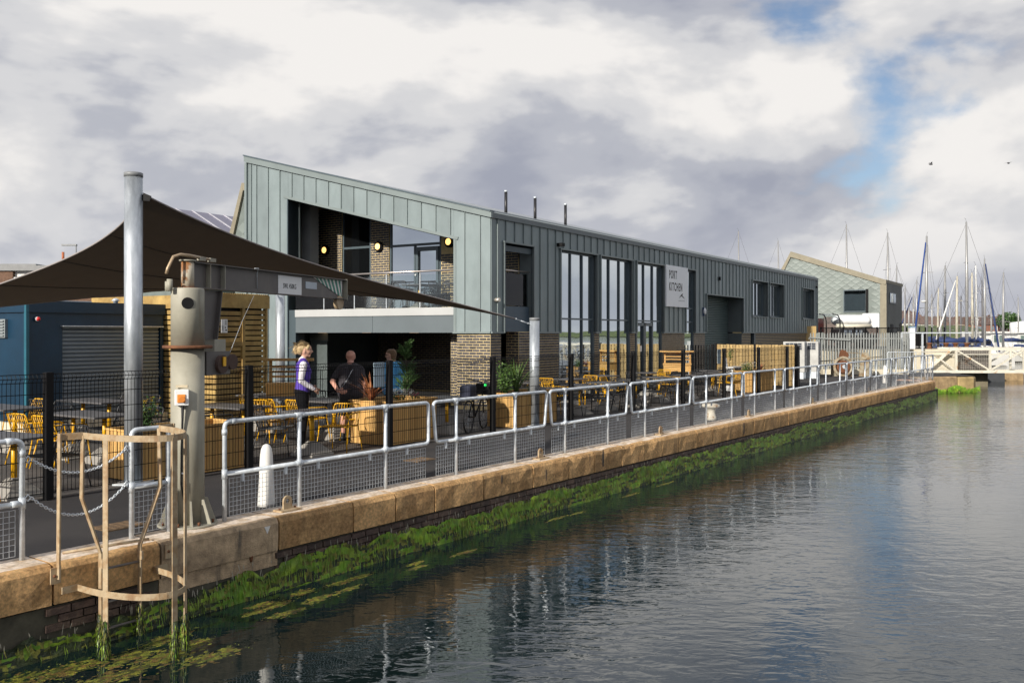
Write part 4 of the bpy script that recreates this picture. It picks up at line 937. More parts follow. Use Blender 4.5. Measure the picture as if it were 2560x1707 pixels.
def sail():
    A = Vector((MAST.x + .12, MAST.y, 3.872)); B = Vector((LOWP.x - .406, LOWP.y - .366, 2.298)); C = Vector((-5.706, 19.797, 3.134)); D = Vector((-8.411, 12.49, 2.232))
    n = 30; vs = []
    for i in range(n + 1):
        for j in range(n + 1):
            u, v = i / n, j / n                              # u: A->B, v: A->D
            pv, pu = 4 * v * (1 - v), 4 * u * (1 - u)
            uu = u + (.071 * (1 - u) - .216 * u) * pv; vv = v + .104 * (1 - v) * pu
            p = A * (1-uu)*(1-vv) + B * uu*(1-vv) + D * (1-uu)*vv + C * uu*vv
            vs.append(p)
    fs = [(i*(n+1)+j, (i+1)*(n+1)+j, (i+1)*(n+1)+j+1, i*(n+1)+j+1) for i in range(n) for j in range(n)]
    t = world_thing('shade_sail', 'dark taupe shade sail stretched between the galvanised posts', 'shade sail', 0, 0)
    o = MB().add(vs, fs, 0, True).build('cloth', sailm, t); pass
    for q in (8, 15, 22):
        e = [vs[i*(n+1)+q] - Vector((0, 0, .004)) for i in range(n+1)]; MB().tube(e, .008, 4).build('seam', M('sail_seam', (.045, .038, .032), .8), t)
    def edge(idx): return [vs[k] for k in idx]
    E = [[i*(n+1) for i in range(n+1)], [j for j in range(n+1)], [i*(n+1)+n for i in range(n+1)], [n*(n+1)+j for j in range(n+1)]]
    hem = M('pale_hem', (.30, .27, .26), .7)
    for e in E: MB().tube(edge(e), .013, 6).build('hem', hem, t)
    def turnb(p, q, label=None):
        p = Vector(p); q = Vector(q); d = (q - p).normalized(); b = MB(); L = (q - p).length
        b.tube([p, p + d * L * .35], .006, 6); b.cyl(p + d * L * .35, p + d * L * .8, .013, n=8); b.tube([p + d * L * .8, q], .007, 6); b.ball(p + d * L * .85, .02, 8, 6); b.ball(q, .02, 8, 6); b.ball(p, .02, 8, 6)
        b.build('tension_fitting', galv, t)
    turnb(B, (LOWP.x - .10, LOWP.y - .04, 2.17 + .02)); turnb(C, (BACKP.x, BACKP.y, 3.12)); turnb(A, (MAST.x + .05, MAST.y, A.z + .01))
    MB().prism([A + Vector((-.02, -.01, -.09)), A + Vector((.10, -.01, -.10)), A + Vector((.12, -.01, -.03)), A + Vector((.0, -.01, .02))], (0, .02, 0)).build('corner_plate', blackp, t)
sail()

# ================================================================== blue kiosk
def kiosk():
    t = thing('kiosk', 'dark blue steel kiosk with grey roller shutter under the sail', 'kiosk', BLD, s=-9.49, t=4.81)
    L, D_, H = 3.2, 2.4, 2.65
    w = MB(); w.box(0.04, .78, .04, .12, .18, 2.42); w.box(3.12, L, .04, .12, .18, 2.42); w.box(.78, 3.12, .04, .12, 2.12, 2.42); w.box(.04, .12, .12, D_, .18, 2.42); w.box(L - .08, L, .12, D_, .18, 2.42); w.box(.1, L - .1, D_ - .08, D_, .18, 2.42)
    w.build('wall', kioskm, t); MB().box(-.01, L + .01, -.02, D_, 2.415, H).build('top_band', kioskm, t)
    MB().box(-.012, .05, -.022, .06, .18, 2.412).build('corner_post', kiosk2, t); MB().box(-.014, .045, -.024, .045, 2.412, H).build('corner_post', kiosk2, t)
    MB().box(-.05, L + .05, -.05, D_, .0, .18).build('plinth', creamw, t)
    sh = MB(); z = .2
    while z < 2.09:
        sh.add([(.8, .10, z), (3.10, .10, z), (3.10, .07, z + .03), (.8, .07, z + .03), (.8, .07, z + .06), (3.10, .07, z + .06), (.8, .10, z + .085), (3.10, .10, z + .085)], [(0, 1, 2, 3), (3, 2, 5, 4), (4, 5, 7, 6)]); z += .085
    stuff(sh.build('roller_shutter', shutm, t)); MB().box(.74, 3.14, -.06, .05, 2.13, 2.15).build('shutter_hood', galv, t)
    b = MB().cyl((.22, .03, 2.28), (.22, -.05, 2.28), .045, n=14).build('siren_base', whitep2, t); MB().ball((.22, -.05, 2.28), .042, 12, 8).build('siren_dome', M('red_plastic', (.55, .02, .02), .3), b)
    gv = MB().box(-.02, .04, .75, 1.2, 1.9, 2.28).build('vent_grille', M('vent_grey', (.25, .28, .29), .5), t)
    for k in range(6): MB().bar((-.035, .78, 1.94 + k * .06), (-.035, 1.17, 1.94 + k * .06), .03, .02).build('louvre', MATS['vent_grey'], gv)
    for s_, c in ((1.2, 2.9), (2.3, 2.9)):
        pass
    v = MB().lathe([(.05, 0), (.05, .06), (.09, .07), (.05, .11), (.01, .13)], 12).build('roof_vent', galv, t); v.location = (2.3, .5, H)
    MB().box(.3, 1.6, .3, 1.0, H, H + .03).build('rooflight', M('white_sheet', (.6, .66, .7), .5), t)
kiosk()
# ================================================================== slatted timber store
def store():
    t = thing('timber_store', 'slatted timber store with a door and a broad top beam', 'store', BLD, s=-6.24, t=3.08)
    rnd = random.Random(8); L = 1.47
    slat = MB().box(0, 1, 0, .03, 0, .088).mesh('slat', pineh)
    def run(x0, x1, z0, z1, y=0., gap=.031):
        z = z0
        while z + .088 <= z1: link('slat', slat, t, (x0, y + rnd.uniform(-.003, .003), z), None, (x1 - x0, 1, 1)); z += .088 + gap
    run(0, .72, 1.80, 2.55); run(.78, 1.40, .05, 2.55); run(.0, .70, .05, 1.70, .01)
    MB().box(.70, .78, -.035, .05, 0, 2.56).build('door_post', pineh, t); MB().box(0, .70, -.03, .045, 1.70, 1.80).build('door_head', pineh, t); MB().box(1.40, 1.46, -.02, .08, 0, 2.56).build('corner_post', pineh, t)
    MB().box(-.02, 1.49, -.05, .0, 2.56, 2.86).build('top_beam', pineh, t)
    dn = MB()
    for k in range(24): dn.box(.0 + k * .062, .035 + k * .062, -.03, .9, 2.86, 2.885)
    stuff(dn.build('roof_battens', pineh, t))
    sl2 = MB().box(0, .03, 0, 3.4, 0, .088).mesh('slat', pineh); z = .05
    while z < 2.5: link('slat', sl2, t, (0, .04, z)); z += .119
    MB().box(-.03, .0, 0, 4.6, 2.56, 2.86).build('top_beam', pineh, t)
    MB().box(.06, 1.38, .10, .14, 0, 2.8).build('dark_lining', blackp, t); MB().box(.1, .14, .14, 3.4, 0, 2.8).build('dark_lining', blackp, t)
    n = MB().box(.10, .27, -.045, -.038, 2.0, 2.30).build('notice', whitep2, t)
    k = MB(); r2 = random.Random(4)
    for q in range(5): k.box(.20, .25, -.047, -.0455, 2.27 - q * .022, 2.278 - q * .022)
    for q in range(5): k.box(.12, .16, -.047, -.0455, 2.14 - q * .022, 2.148 - q * .022)
    k.box(.20, .22, -.047, -.0455, 2.10, 2.135); k.box(.21, .25, -.047, -.0455, 2.045, 2.075); stuff(k.build('notice_print', blackp, n))
store()

# ================================================================== furniture prototypes
def make_chair(col, nm):
    r = bpy.data.objects.new('metal_chair', None); COL.objects.link(r)
    tb = .0105; W2, D2 = .25, .24
    # seat ring and rods (chair faces -y, back at +y)
    ring = [(-W2, -D2, .45), (W2, -D2, .45), (W2 - .01, D2, .435), (-W2 + .01, D2, .435)]
    b = MB(); b.tube(elbow(ring[0], (0, 1, 0), (1, 0, 0), .05, 3) + elbow(ring[1], (-1, 0, 0), (0, 1, 0), .05, 3) + [ring[2], ring[3]], tb, 6, closed=True); b.build('seat_frame', col, r)
    s_ = MB()
    for k in range(9):
        x = -W2 + .05 + k * .05; s_.tube([(x, -D2, .45), (x, 0, .437), (x, D2, .437)], .0055, 4)
    s_.build('seat', col, r)
    bk = MB(); top = .80; yb = D2 + .10
    bk.tube([(-W2 + .01, D2 - .02, .44), (-W2 + .0, D2 + .03, .58)] + elbow((-W2 + .01, yb, top), (0, -.4, -1), (1, 0, 0), .05, 3) + elbow((W2 - .01, yb, top), (-1, 0, 0), (0, -.4, -1), .05, 3) + [(W2, D2 + .03, .58), (W2 - .01, D2 - .02, .44)], tb, 6); bk.build('back_frame', col, r)
    rd = MB()
    for k in range(9):
        x = -W2 + .05 + k * .05; rd.tube([(x, D2 - .07, .437), (x, D2 - .01, .47), (x, D2 + .035, .58), (x, yb, top)], .0055, 4)
    rd.build('backrest', col, r)
    for sg in (-1, 1):
        MB().tube([(sg * W2, D2 + .055, .665)] + elbow((sg * (W2 + .03), -D2 + .02, .655), (0, 1, 0), (0, -.1, -1), .06, 3) + [(sg * (W2 + .0), -D2, .45)], tb, 6).build('armrest', col, r)
        MB().tube([(sg * W2, -D2, .45), (sg * (W2 + .03), -D2 - .06, .0)], [tb, tb * .85], 6).build('leg', col, r)
        MB().tube([(sg * W2, D2 - .02, .44), (sg * (W2 + .03), D2 + .10, .0)], [tb, tb * .85], 6).build('leg', col, r)
    return r
def make_table(long):
    r = bpy.data.objects.new('terrace_table', None); COL.objects.link(r)
    w, d = (.72, .36) if long else (.36, .36)
    MB().box(-w, w, -d, d, .715, .745).build('tabletop', tabletop, r, bevel=.004)
    for x in ((-.42, .42) if long else (0,)):
        MB().cyl((x, 0, .22), (x, 0, .715), .036, n=14).build('leg', yellow, r)
        q = .25; p = MB().add([(x-q, -q, 0), (x+q, -q, 0), (x+q, q, 0), (x-q, q, 0), (x-q, -q, .035), (x+q, -q, .035), (x+q, q, .035), (x-q, q, .035), (x-.05, -.05, .24), (x+.05, -.05, .24), (x+.05, .05, .24), (x-.05, .05, .24)],
            [(0,3,2,1),(0,1,5,4),(1,2,6,5),(2,3,7,6),(3,0,4,7),(4,5,9,8),(5,6,10,9),(6,7,11,10),(7,4,8,11),(8,9,10,11)]); p.build('concrete_foot', concrete, r)
    return r
PROTO = {'y': make_chair(yellow, 'y'), 'k': make_chair(darkc, 'k'), 'long': make_table(True), 'small': make_table(False)}
USED = set(); CH = {'y': [], 'k': []}; TB = []
def put(kind, x, y, rot, z=-.03):
    o = PROTO[kind] if kind not in USED else copy_tree(PROTO[kind]); USED.add(kind)
    o.location = (x, y, z); o.rotation_euler = (0, 0, rot); return o
def chair(kind, x, y, rot, zone, z=-.03):
    o = put(kind, x, y, rot, z); CH[kind].append((zone, o)); tag(o, 'metal chair', 'chair', ('yellow' if kind == 'y' else 'charcoal') + ' metal terrace chairs'); return o
def table(kind, x, y, rot, zone, z=-.03):
    o = put(kind, x, y, rot, z); TB.append((zone, o)); tag(o, 'terrace table', 'table', 'grey topped terrace tables'); return o
def setting(x, y, rot, cols, zone, kind='long', z=-.03):
    """table with chairs: cols = string for the four seats (two on each long side), '.' = empty"""
    table(kind, x, y, rot, zone, z); c, s = math.cos(rot), math.sin(rot); rn = random.Random(int(x * 100 + y * 7))
    spots = [(-.36, -.62, math.pi), (.36, -.62, math.pi), (-.36, .62, 0), (.36, .62, 0)] if kind == 'long' else [(-.62, 0, math.pi/2), (.62, 0, -math.pi/2), (0, -.62, math.pi), (0, .62, 0)]
    for ch, (lx, ly, r) in zip(cols, spots):
        if ch == '.': continue
        lx += rn.uniform(-.04, .04); ly += rn.uniform(-.03, .05); chair(ch, x + lx * c - ly * s, y + lx * s + ly * c, rot + r + rn.uniform(-.15, .15), zone, z)
GA = BR + math.pi / 2            # long axis along the gable
L1 = 'left of the crane'; L2 = 'between crane and white bollard'; R1 = 'by the tall windows'; BZ = 'on the balcony'
setting(-6.55, 11.35, GA + .1, 'k.y.', L1); setting(-8.9, 15.7, GA, 'kyk.', L1); setting(-6.75, 14.35, GA, 'kkyy', L1); setting(-7.95, 17.2, GA, 'kk.k', L1)
setting(-5.05, 16.0, GA, '.kk.', L2); setting(-4.95, 18.6, GA, 'kky.', L2); setting(-3.75, 17.4, GA, 'kkyy', L2); table('small', -3.32, 14.95, BR, L2)
chair('y', -2.95, 15.35, BR - 1.25, L2); chair('y', -4.75, 14.95 + 1.9, BR + 2.2, L2); chair('k', -3.95, 15.1, BR + .5, L2)
chair('y', -2.85, 16.75, BR - .6, L2)
qx = lambda s, t: to_world(QUAY, s, t)
p = qx(7.45, 3.95); table('small', p.x, p.y, BR, R1)
for (s, t, cols) in ((11.0, 4.1, 'kk..'), (12.6, 4.0, 'k.ky'), (14.1, 4.15, 'kkk.'), (15.5, 4.0, 'k.ky'), (17.3, 4.2, 'kkk.'), (19.1, 4.1, 'kk.y'), (21.0, 4.15, 'kky.'), (22.6, 4.8, 'kk..'),
                     (12.9, 5.7, '.y.k'), (15.0, 5.8, 'ky..'), (17.2, 6.0, 'k..k'), (19.9, 5.9, 'kyk.')):
    p = qx(s, t); setting(p.x, p.y, QUAY[2] + .1 * math.sin(s * 5), cols, R1, 'small')
bx = lambda s, t: to_world(BLD, s, t)
for s, t, cols in ((1.1, 5.35, 'kk.k'), (1.05, 3.2, 'kkkk'), (1.1, 1.75, '.k..')):
    p = bx(s, t); setting(p.x, p.y, BR + math.pi / 2, cols, BZ, 'small', 2.645)
for kind, nm in (('y', 'yellow metal rod chair'), ('k', 'charcoal metal rod chair')):
    for z_ in (L1, L2, R1, BZ):
        ls = [o for zz, o in CH[kind] if zz == z_]
        for i, o in enumerate(sorted(ls, key=proj_u)): o['label'] = f'{nm} {z_}, {ORD[i] if i < 20 else ORD[i - 20] + " after the twentieth"} from the left'
for z_ in (L1, L2, R1, BZ):
    for i, o in enumerate(sorted([o for zz, o in TB if zz == z_], key=proj_u)): o['label'] = f'grey topped terrace table {z_}, {ORD[i]} from the left'

# ================================================================== planters and plants
def planter(fr, s, t, L, D_, H, label):
    T = thing('timber_planter', label, 'planter', fr, s=s, t=t, z=-.03, group='boarded timber planters')
    rnd = random.Random(int(s * 10) + 77); n = int(L / .092); w = L / n
    bd = MB().box(0, w - .008, 0, .022, .02, H).mesh('board', pine); n2 = int(D_ / .092); w2 = D_ / n2; be = MB().box(0, .022, 0, w2 - .008, .02, H).mesh('board', pine)
    for k in range(n):
        link('board', bd, T, (k * w, rnd.uniform(-.003, .003), 0)); link('board', bd, T, (k * w, D_ - .022, 0))
    for k in range(n2):
        link('board', be, T, (rnd.uniform(-.003, .003), k * w2, 0)); link('board', be, T, (L - .022, k * w2, 0))
    MB().box(.025, L - .025, .025, D_ - .025, .0, H - .06).build('soil', M('soil', (.03, .02, .014), .95, 0, .3, 10., .8, 40.), T)
    MB().box(-.02, L + .02, -.02, .03, H, H + .025).build('top_rim', pine, T); MB().box(-.02, L + .02, D_ - .03, D_ + .02, H, H + .025).build('top_rim', pine, T)
    MB().box(-.02, .03, .031, D_ - .031, H, H + .024).build('top_rim', pine, T); MB().box(L - .03, L + .02, .031, D_ - .031, H, H + .024).build('top_rim', pine, T)
    return T
leafg = M('leaf_green', (.07, .15, .025), .5, 0, .35, 20., col2=(.11, .19, .035), mixscale=9.)
leafd = M('leaf_dark_green', (.035, .085, .02), .5, 0, .35, 20., col2=(.06, .12, .03), mixscale=9.)
con = M('conifer_green', (.06, .13, .03), .6, 0, .35, 20., col2=(.10, .20, .05), mixscale=7.)
redl = M('bronze_leaf', (.26, .085, .035), .5, 0, .35, 12., col2=(.36, .15, .06), mixscale=6.)
whitef = M('white_petal', (.75, .75, .72), .6); yelf = M('yellow_petal', (.85, .55, .02), .6); pinkf = M('magenta_petal', (.35, .03, .10), .6)
bark = M('bark', (.09, .06, .04), .9, 0, .3, 12.)
def spiky(x, y, z, n, h, w, mat, label, seed=1, spread=.9):
    t = world_thing('spiky_plant', label, 'plant', x, y, z); rnd = random.Random(seed)
    blade_meshes = []
    for k in range(n):
        a = rnd.uniform(0, 6.283); e = rnd.uniform(.15, 1.0) ** .7 * spread; L = h * rnd.uniform(.65, 1.05); d = Vector((math.cos(a), math.sin(a), 0)); sd = Vector((-d.y, d.x, 0)); vs = []; m = 5
        for i in range(m + 1):
            u = i / m; ang = e * (.35 + .75 * u); p = d * (L * u * math.sin(ang)) + Vector((0, 0, L * u * math.cos(ang))); ww = w * (1 - u ** 2.2) * (.6 + u * .8 if u < .4 else 1)
            vs += [p - sd * ww, p + sd * ww]
        MB().add(vs, [(2*i, 2*i+1, 2*i+3, 2*i+2) for i in range(m)], 0, True).build('leaf', mat, t)
    return t
def bushy(x, y, z, rx, h, n, mat, label, seed=1, flower=None, nf=0, leaf=.05, name='leafy_plant', stem=True):
    t = world_thing(name, label, 'plant', x, y, z); rnd = random.Random(seed); b = MB(); f = MB(); st = MB()
    for k in range(max(4, n // 30)):
        a = rnd.uniform(0, 6.283); r = rnd.random() ** .5 * rx * .7; tip = Vector((r * math.cos(a), r * math.sin(a), h * rnd.uniform(.55, 1.)))
        st.tube([(tip.x * .3, tip.y * .3, 0), (tip.x * .7, tip.y * .7, tip.z * .6), tip], [.007, .005, .003], 5)
        for q in range(30):
            u = rnd.uniform(.25, 1.0); c = Vector((tip.x * (.3 + .7 * u), tip.y * (.3 + .7 * u), tip.z * u)) + Vector((rnd.gauss(0, .05), rnd.gauss(0, .05), rnd.gauss(0, .03)))
            d = Vector((rnd.gauss(0, 1), rnd.gauss(0, 1), rnd.gauss(.3, .7))).normalized(); s = d.cross(Vector((rnd.gauss(0, 1), rnd.gauss(0, 1), rnd.gauss(0, 1)))).normalized(); L = leaf * rnd.uniform(.7, 1.3)
            b.add([c, c + d * L * .5 + s * L * .2, c + d * L, c + d * L * .5 - s * L * .2], [(0, 1, 2, 3)])
    if n: b.build('foliage', mat, t)['kind'] = 'stuff'
    if stem: st.build('stems', leafd, t)['kind'] = 'stuff'
    for k in range(nf):
        a = rnd.uniform(0, 6.283); r = rnd.random() ** .5 * rx; c = Vector((r * math.cos(a), r * math.sin(a), h * rnd.uniform(.55, 1.05)))
        s = rnd.uniform(.012, .02)
        for q in range(5):
            aa = 6.283 * q / 5; f.add([c, c + Vector((s * math.cos(aa - .5), s * math.sin(aa - .5), .006)), c + Vector((s * 1.3 * math.cos(aa), s * 1.3 * math.sin(aa), .01)), c + Vector((s * math.cos(aa + .5), s * math.sin(aa + .5), .006))], [(0, 1, 2, 3)])
    if nf: f.build('flowers', flower, t)['kind'] = 'stuff'
    return t
def conifer(x, y, z, h, label):
    t = world_thing('conifer_sapling', label, 'plant', x, y, z, rot=.3); rnd = random.Random(6); b = MB()
    P = lambda u: Vector((.10 * u + .05 * math.sin(u * 5), .04 * math.sin(u * 4), h * u))
    MB().tube([P(k / 8) for k in range(9)], [.014 - .0013 * k for k in range(9)], 6).build('trunk', bark, t)
    for k in range(130):
        u = rnd.uniform(.12, 1.0)
        if .60 < u < .72: continue
        a = rnd.uniform(0, 6.283); L = (.30 if u < .6 else .26) * (1.15 - u * .6) * rnd.uniform(.6, 1.1); d0 = Vector((math.cos(a), math.sin(a), rnd.uniform(.5, 1.3))).normalized(); base = P(u)
        for q in range(34):
            v = rnd.uniform(.1, 1); c = base + d0 * L * v; sd = Vector((rnd.gauss(0, 1), rnd.gauss(0, 1), rnd.gauss(.4, .6))).normalized(); e = (d0 * .8 + sd * .6).normalized(); w = e.cross(sd).normalized() * .005; l = rnd.uniform(.03, .07)
            b.add([c - w, c + w, c + e * l + w * .3, c + e * l - w * .3], [(0, 1, 2, 3)])
    b.build('crown', con, t)['kind'] = 'stuff'
stp = lambda fr, s, t: to_world(fr, s, t)
# corner of planter one in the building frame: world (-2.24, 16.0)
def bl(x, y):
    c, n = math.cos(BLD[2]), math.sin(BLD[2]); dx, dy = x - BLD[0], y - BLD[1]; return (dx * c + dy * n, -dx * n + dy * c)
s1, t1 = bl(-2.20, 16.05); planter(BLD, s1, t1, 1.40, .93, .78, 'bright timber planter with bronze leaves next to the bald man')
p = to_world(BLD, s1 + .16, t1 + .55); spiky(p.x, p.y, .70, 34, .66, .020, redl, 'bronze leaved cordyline in the planter beside the bald man', 3, 1.05)
p = to_world(BLD, s1 + .68, t1 + .30); bushy(p.x, p.y, .70, .26, .24, 240, leafd, 'low white flowering plant in the planter under the menu board', 4, whitef, 150, .035)
p = to_world(BLD, s1 + .95, t1 + .45); conifer(p.x, p.y, .70, 1.08, 'slim young conifer rising from the planter before the porch')
p = to_world(BLD, s1 + 1.22, t1 + .4); bushy(p.x, p.y, .70, .12, .16, 60, leafd, 'small magenta flower beside the young conifer', 9, pinkf, 26, .03)
s2, t2 = bl(.06, 19.05); planter(BLD, s2, t2, 1.77, .70, .72, 'large timber planter beside the short sail post')
p = to_world(BLD, s2 + .22, t2 + .38); bushy(p.x, p.y, .64, .30, .74, 560, leafg, 'dense green leafy shrub in the planter by the corner pier', 5, whitef, 0, .075)
p = to_world(BLD, s2 + .62, t2 + .36); spiky(p.x, p.y, .62, 54, .96, .017, leafg, 'spiky green yucca in the planter by the corner pier', 8, .85)
p = to_world(BLD, s2 + 1.25, t2 + .36); spiky(p.x, p.y, .62, 26, .48, .010, leafd, 'low grassy plant leaning beside the short sail post', 12, 1.4)
planter(QUAY, .42, 3.48, 1.75, .75, .68, 'timber planter hidden behind the crane column')
p = qx(.72, 3.8); bushy(p.x, p.y, .6, .22, .48, 480, leafd, 'leafy plant with yellow flowers between tall sail post and crane', 15, yelf, 60, .06)
p = qx(1.35, 3.85); spiky(p.x, p.y, .58, 26, .5, .012, leafd, 'dark grassy plant in the planter right of the crane column', 16, 1.2)
planter(QUAY, 22.9, 3.55, 2.0, .6, .72, 'timber planter with white flowers in front of the timber fence')
p = qx(23.4, 3.85); bushy(p.x, p.y, .64, .34, .34, 300, leafg, 'white flowering plant in the planter before the timber fence', 17, whitef, 120, .05)
p = qx(24.5, 3.85); spiky(p.x, p.y, .64, 26, .42, .012, redl, 'small red leaved plant at the end of the terrace planter', 18, .9)
p = qx(23.9, 4.6); tt = world_thing('white_bench', 'white slatted seat behind the far flower planter', 'bench', p.x, p.y, -.03, QUAY[2])
MB().box(-.5, .5, -.18, .18, .80, .84).build('seat', whitep2, tt); MB().prism([(-.5, .2, .8), (-.34, .2, .8), (-.40, .2, 1.14), (-.5, .2, 1.2)], (0, .03, 0)).build('backrest', whitep2, tt); MB().prism([(-.25, .2, .8), (-.05, .2, .8), (-.15, .2, 1.1), (-.22, .2, 1.16)], (0, .03, 0)).build('backrest', whitep2, tt)
for x in (-.4, .35): MB().box(x, x + .06, -.12, .12, 0, .8).build('leg', whitep2, tt)
p = qx(24.6, 5.0); bushy(p.x, p.y, 1.0, .09, .55, 130, leafg, 'climbing sprig against the timber fence boards', 21, None, 0, .05, 'climbing_plant')

# ================================================================== hit-and-miss timber fence, service counters, bicycle
def timber_fence():
    t = thing('board_fence', 'vertical board timber fence closing the far end of the terrace', 'fence', QUAY, s=26.55, t=3.3, z=-.03)
    bd = MB().box(-.02, .0, 0, .10, .06, 1.58).mesh('board', treated); bd2 = MB().box(.04, .06, 0, .10, .06, 1.58).mesh('board', treated); rnd = random.Random(1)
    for k in range(24):
        link('board', bd, t, (0, .02 + k * .127, rnd.uniform(-.01, .01))); link('board', bd2, t, (0, .083 + k * .127, rnd.uniform(-.01, .01)))
    for z in (.3, .85, 1.4): MB().box(.0, .04, 0, 3.07, z, z + .08).build('fence_rail', treated, t)
    for y in (-.06, 1.5, 3.08): MB().box(-.03, .07, y, y + .09, 0, 1.62).build('post', blackp, t)
timber_fence()
g = thing('access_gate', 'black slatted gate between board fence and the facade', 'gate', QUAY, s=26.5, t=6.5, z=-.03)
MB().box(-.04, .04, 0, .08, 0, 1.6).build('post', blackp, g); MB().box(-.04, .04, .95, 1.03, 0, 1.6).build('post', blackp, g)
for k in range(7): MB().box(-.01, .01, .14 + k * .115, .18 + k * .115, .1, 1.55).build('bar', blackp, g)
def counter(x, y, rot, w, label, hshelf=1.5):
    t = world_thing('service_counter', label, 'counter', x, y, -.03, rot)
    MB().box(-w/2, w/2, -.25, .25, .95, 1.0).build('counter_top', pine, t)
    MB().box(-w/2 + .02, w/2 - .02, -.23, .22, .72, .95).build('drawer_front', pine, t)
    for x_ in (-w/2 + .02, w/2 - .08):
        MB().box(x_, x_ + .06, -.24, -.18, 0, .72).build('leg', pine, t); MB().box(x_, x_ + .06, .18, .24, 0, hshelf - .05).build('shelf_post', pine, t)
    for z in (1.1, 1.2, 1.3): MB().box(-w/2 + .05, w/2 - .05, .19, .215, z, z + .045).build('shelf_slat', pine, t)
    MB().box(-w/2 - .12, w/2 + .08, .0, .27, hshelf - .05, hshelf).build('canopy_board', pine, t); MB().box(-w/2 + .1, w/2 - .1, -.2, .2, .2, .23).build('low_shelf', pine, t)
counter(-4.62, 18.55, .12, .85, 'pine service counter with shelf rack behind the woman')
counter(5.62, 30.6, BR - 1.2, .95, 'pine service counter against brick between the glass doors', 1.42)
def bicycle():
    t = world_thing('bicycle', 'black bicycle with basket parked at the corner pier', 'bicycle', -.74, 18.7, -.03, 1.3); R_ = .33
    for x in (-.52, .52):
        w = MB(); w.tube([(x + R_ * math.cos(q), 0, R_ + R_ * math.sin(q)) for q in [2*math.pi*k/28 for k in range(28)]], .017, 8, closed=True); wo = w.build('wheel', blackrub, t)
        sp = MB()
        for k in range(12): q = 2*math.pi*k/12; sp.tube([(x, 0, R_), (x + R_ * math.cos(q), 0, R_ + R_ * math.sin(q))], .002, 4)
        stuff(sp.build('spokes', galv, wo))
    f = MB()
    for a, b in (((-.52, 0, R_), (-.1, 0, .30)), ((-.1, 0, .3), (-.25, 0, .80)), ((-.25, 0, .72), (.36, 0, .78)), ((-.1, 0, .3), (.38, 0, .66)), ((-.52, 0, R_), (-.23, 0, .72)), ((.36, 0, .9), (.52, 0, R_))): f.tube([a, b], .017, 8)
    f.build('frame', blackp, t); MB().tube([(.34, 0, .88), (.33, 0, 1.0), (.36, -.2, 1.03), (.25, -.28, 1.04)], .011, 6).build('handlebar', blackp, t); MB().tube([(.33, 0, 1.0), (.36, .2, 1.03), (.25, .28, 1.04)], .011, 6).build('handlebar', blackp, t)
    MB().ball((-.28, 0, .86), .13, 12, 8, 0, (1.1, .6, .35)).build('saddle', blackrub, t); MB().ball((.30, -.1, .93), .03, 10, 6).build('green_lamp', M('green_lamp', (.02, .7, .12), .4, 0, 0, emit=.6), t)
    bk = MB(); bk.box(.45, .75, -.16, .16, .72, .95); bk.build('basket', blackp, t); MB().box(-.75, -.32, -.12, .12, .68, .98).build('child_seat', M('navy_fabric', (.02, .025, .05), .8), t, bevel=.05, seg=2)
bicycle()
# air conditioning units and cable cabinet beyond the board fence
for i, (s, t_) in enumerate(((33.1, 5.1), (33.9, 4.75))):
    p = qx(s, t_); t = thing('condenser_unit', ['white condenser unit beside the board fence, front one with grille', 'white condenser unit behind its twin beside the board fence'][i], 'condenser', QUAY, s=s, t=t_, z=-.03, group='white condenser units')
    MB().box(0, .35, 0, .95, .3, 1.64).build('casing', M('unit_grey', (.46, .46, .45), .5), t, bevel=.02, seg=2); MB().box(-.012, .0, .1, .85, 1.28, 1.58).build('fan_guard', M('dark_guard', (.03, .04, .06), .5), t)
    gr = MB()
    for k in range(5): gr.box(-.02, -.012, .1 + k * .18, .115 + k * .18, 1.28, 1.58); 
    for k in range(4): gr.box(-.019, -.011, .1, .85, 1.28 + k * .1, 1.29 + k * .1)
    stuff(gr.build('guard_bars', MATS['unit_grey'], t)); MB().box(.02, .33, -.008, 0, .4, .95).build('louvre_panel', M('louvre_grey', (.26, .27, .28), .6, 0, .1, 60.), t); MB().box(.02, .33, -.008, 0, 1.0, 1.55).build('louvre_panel', MATS['louvre_grey'], t)
    MB().box(.02, .33, .05, .9, 0, .3).build('stand', galv, t)
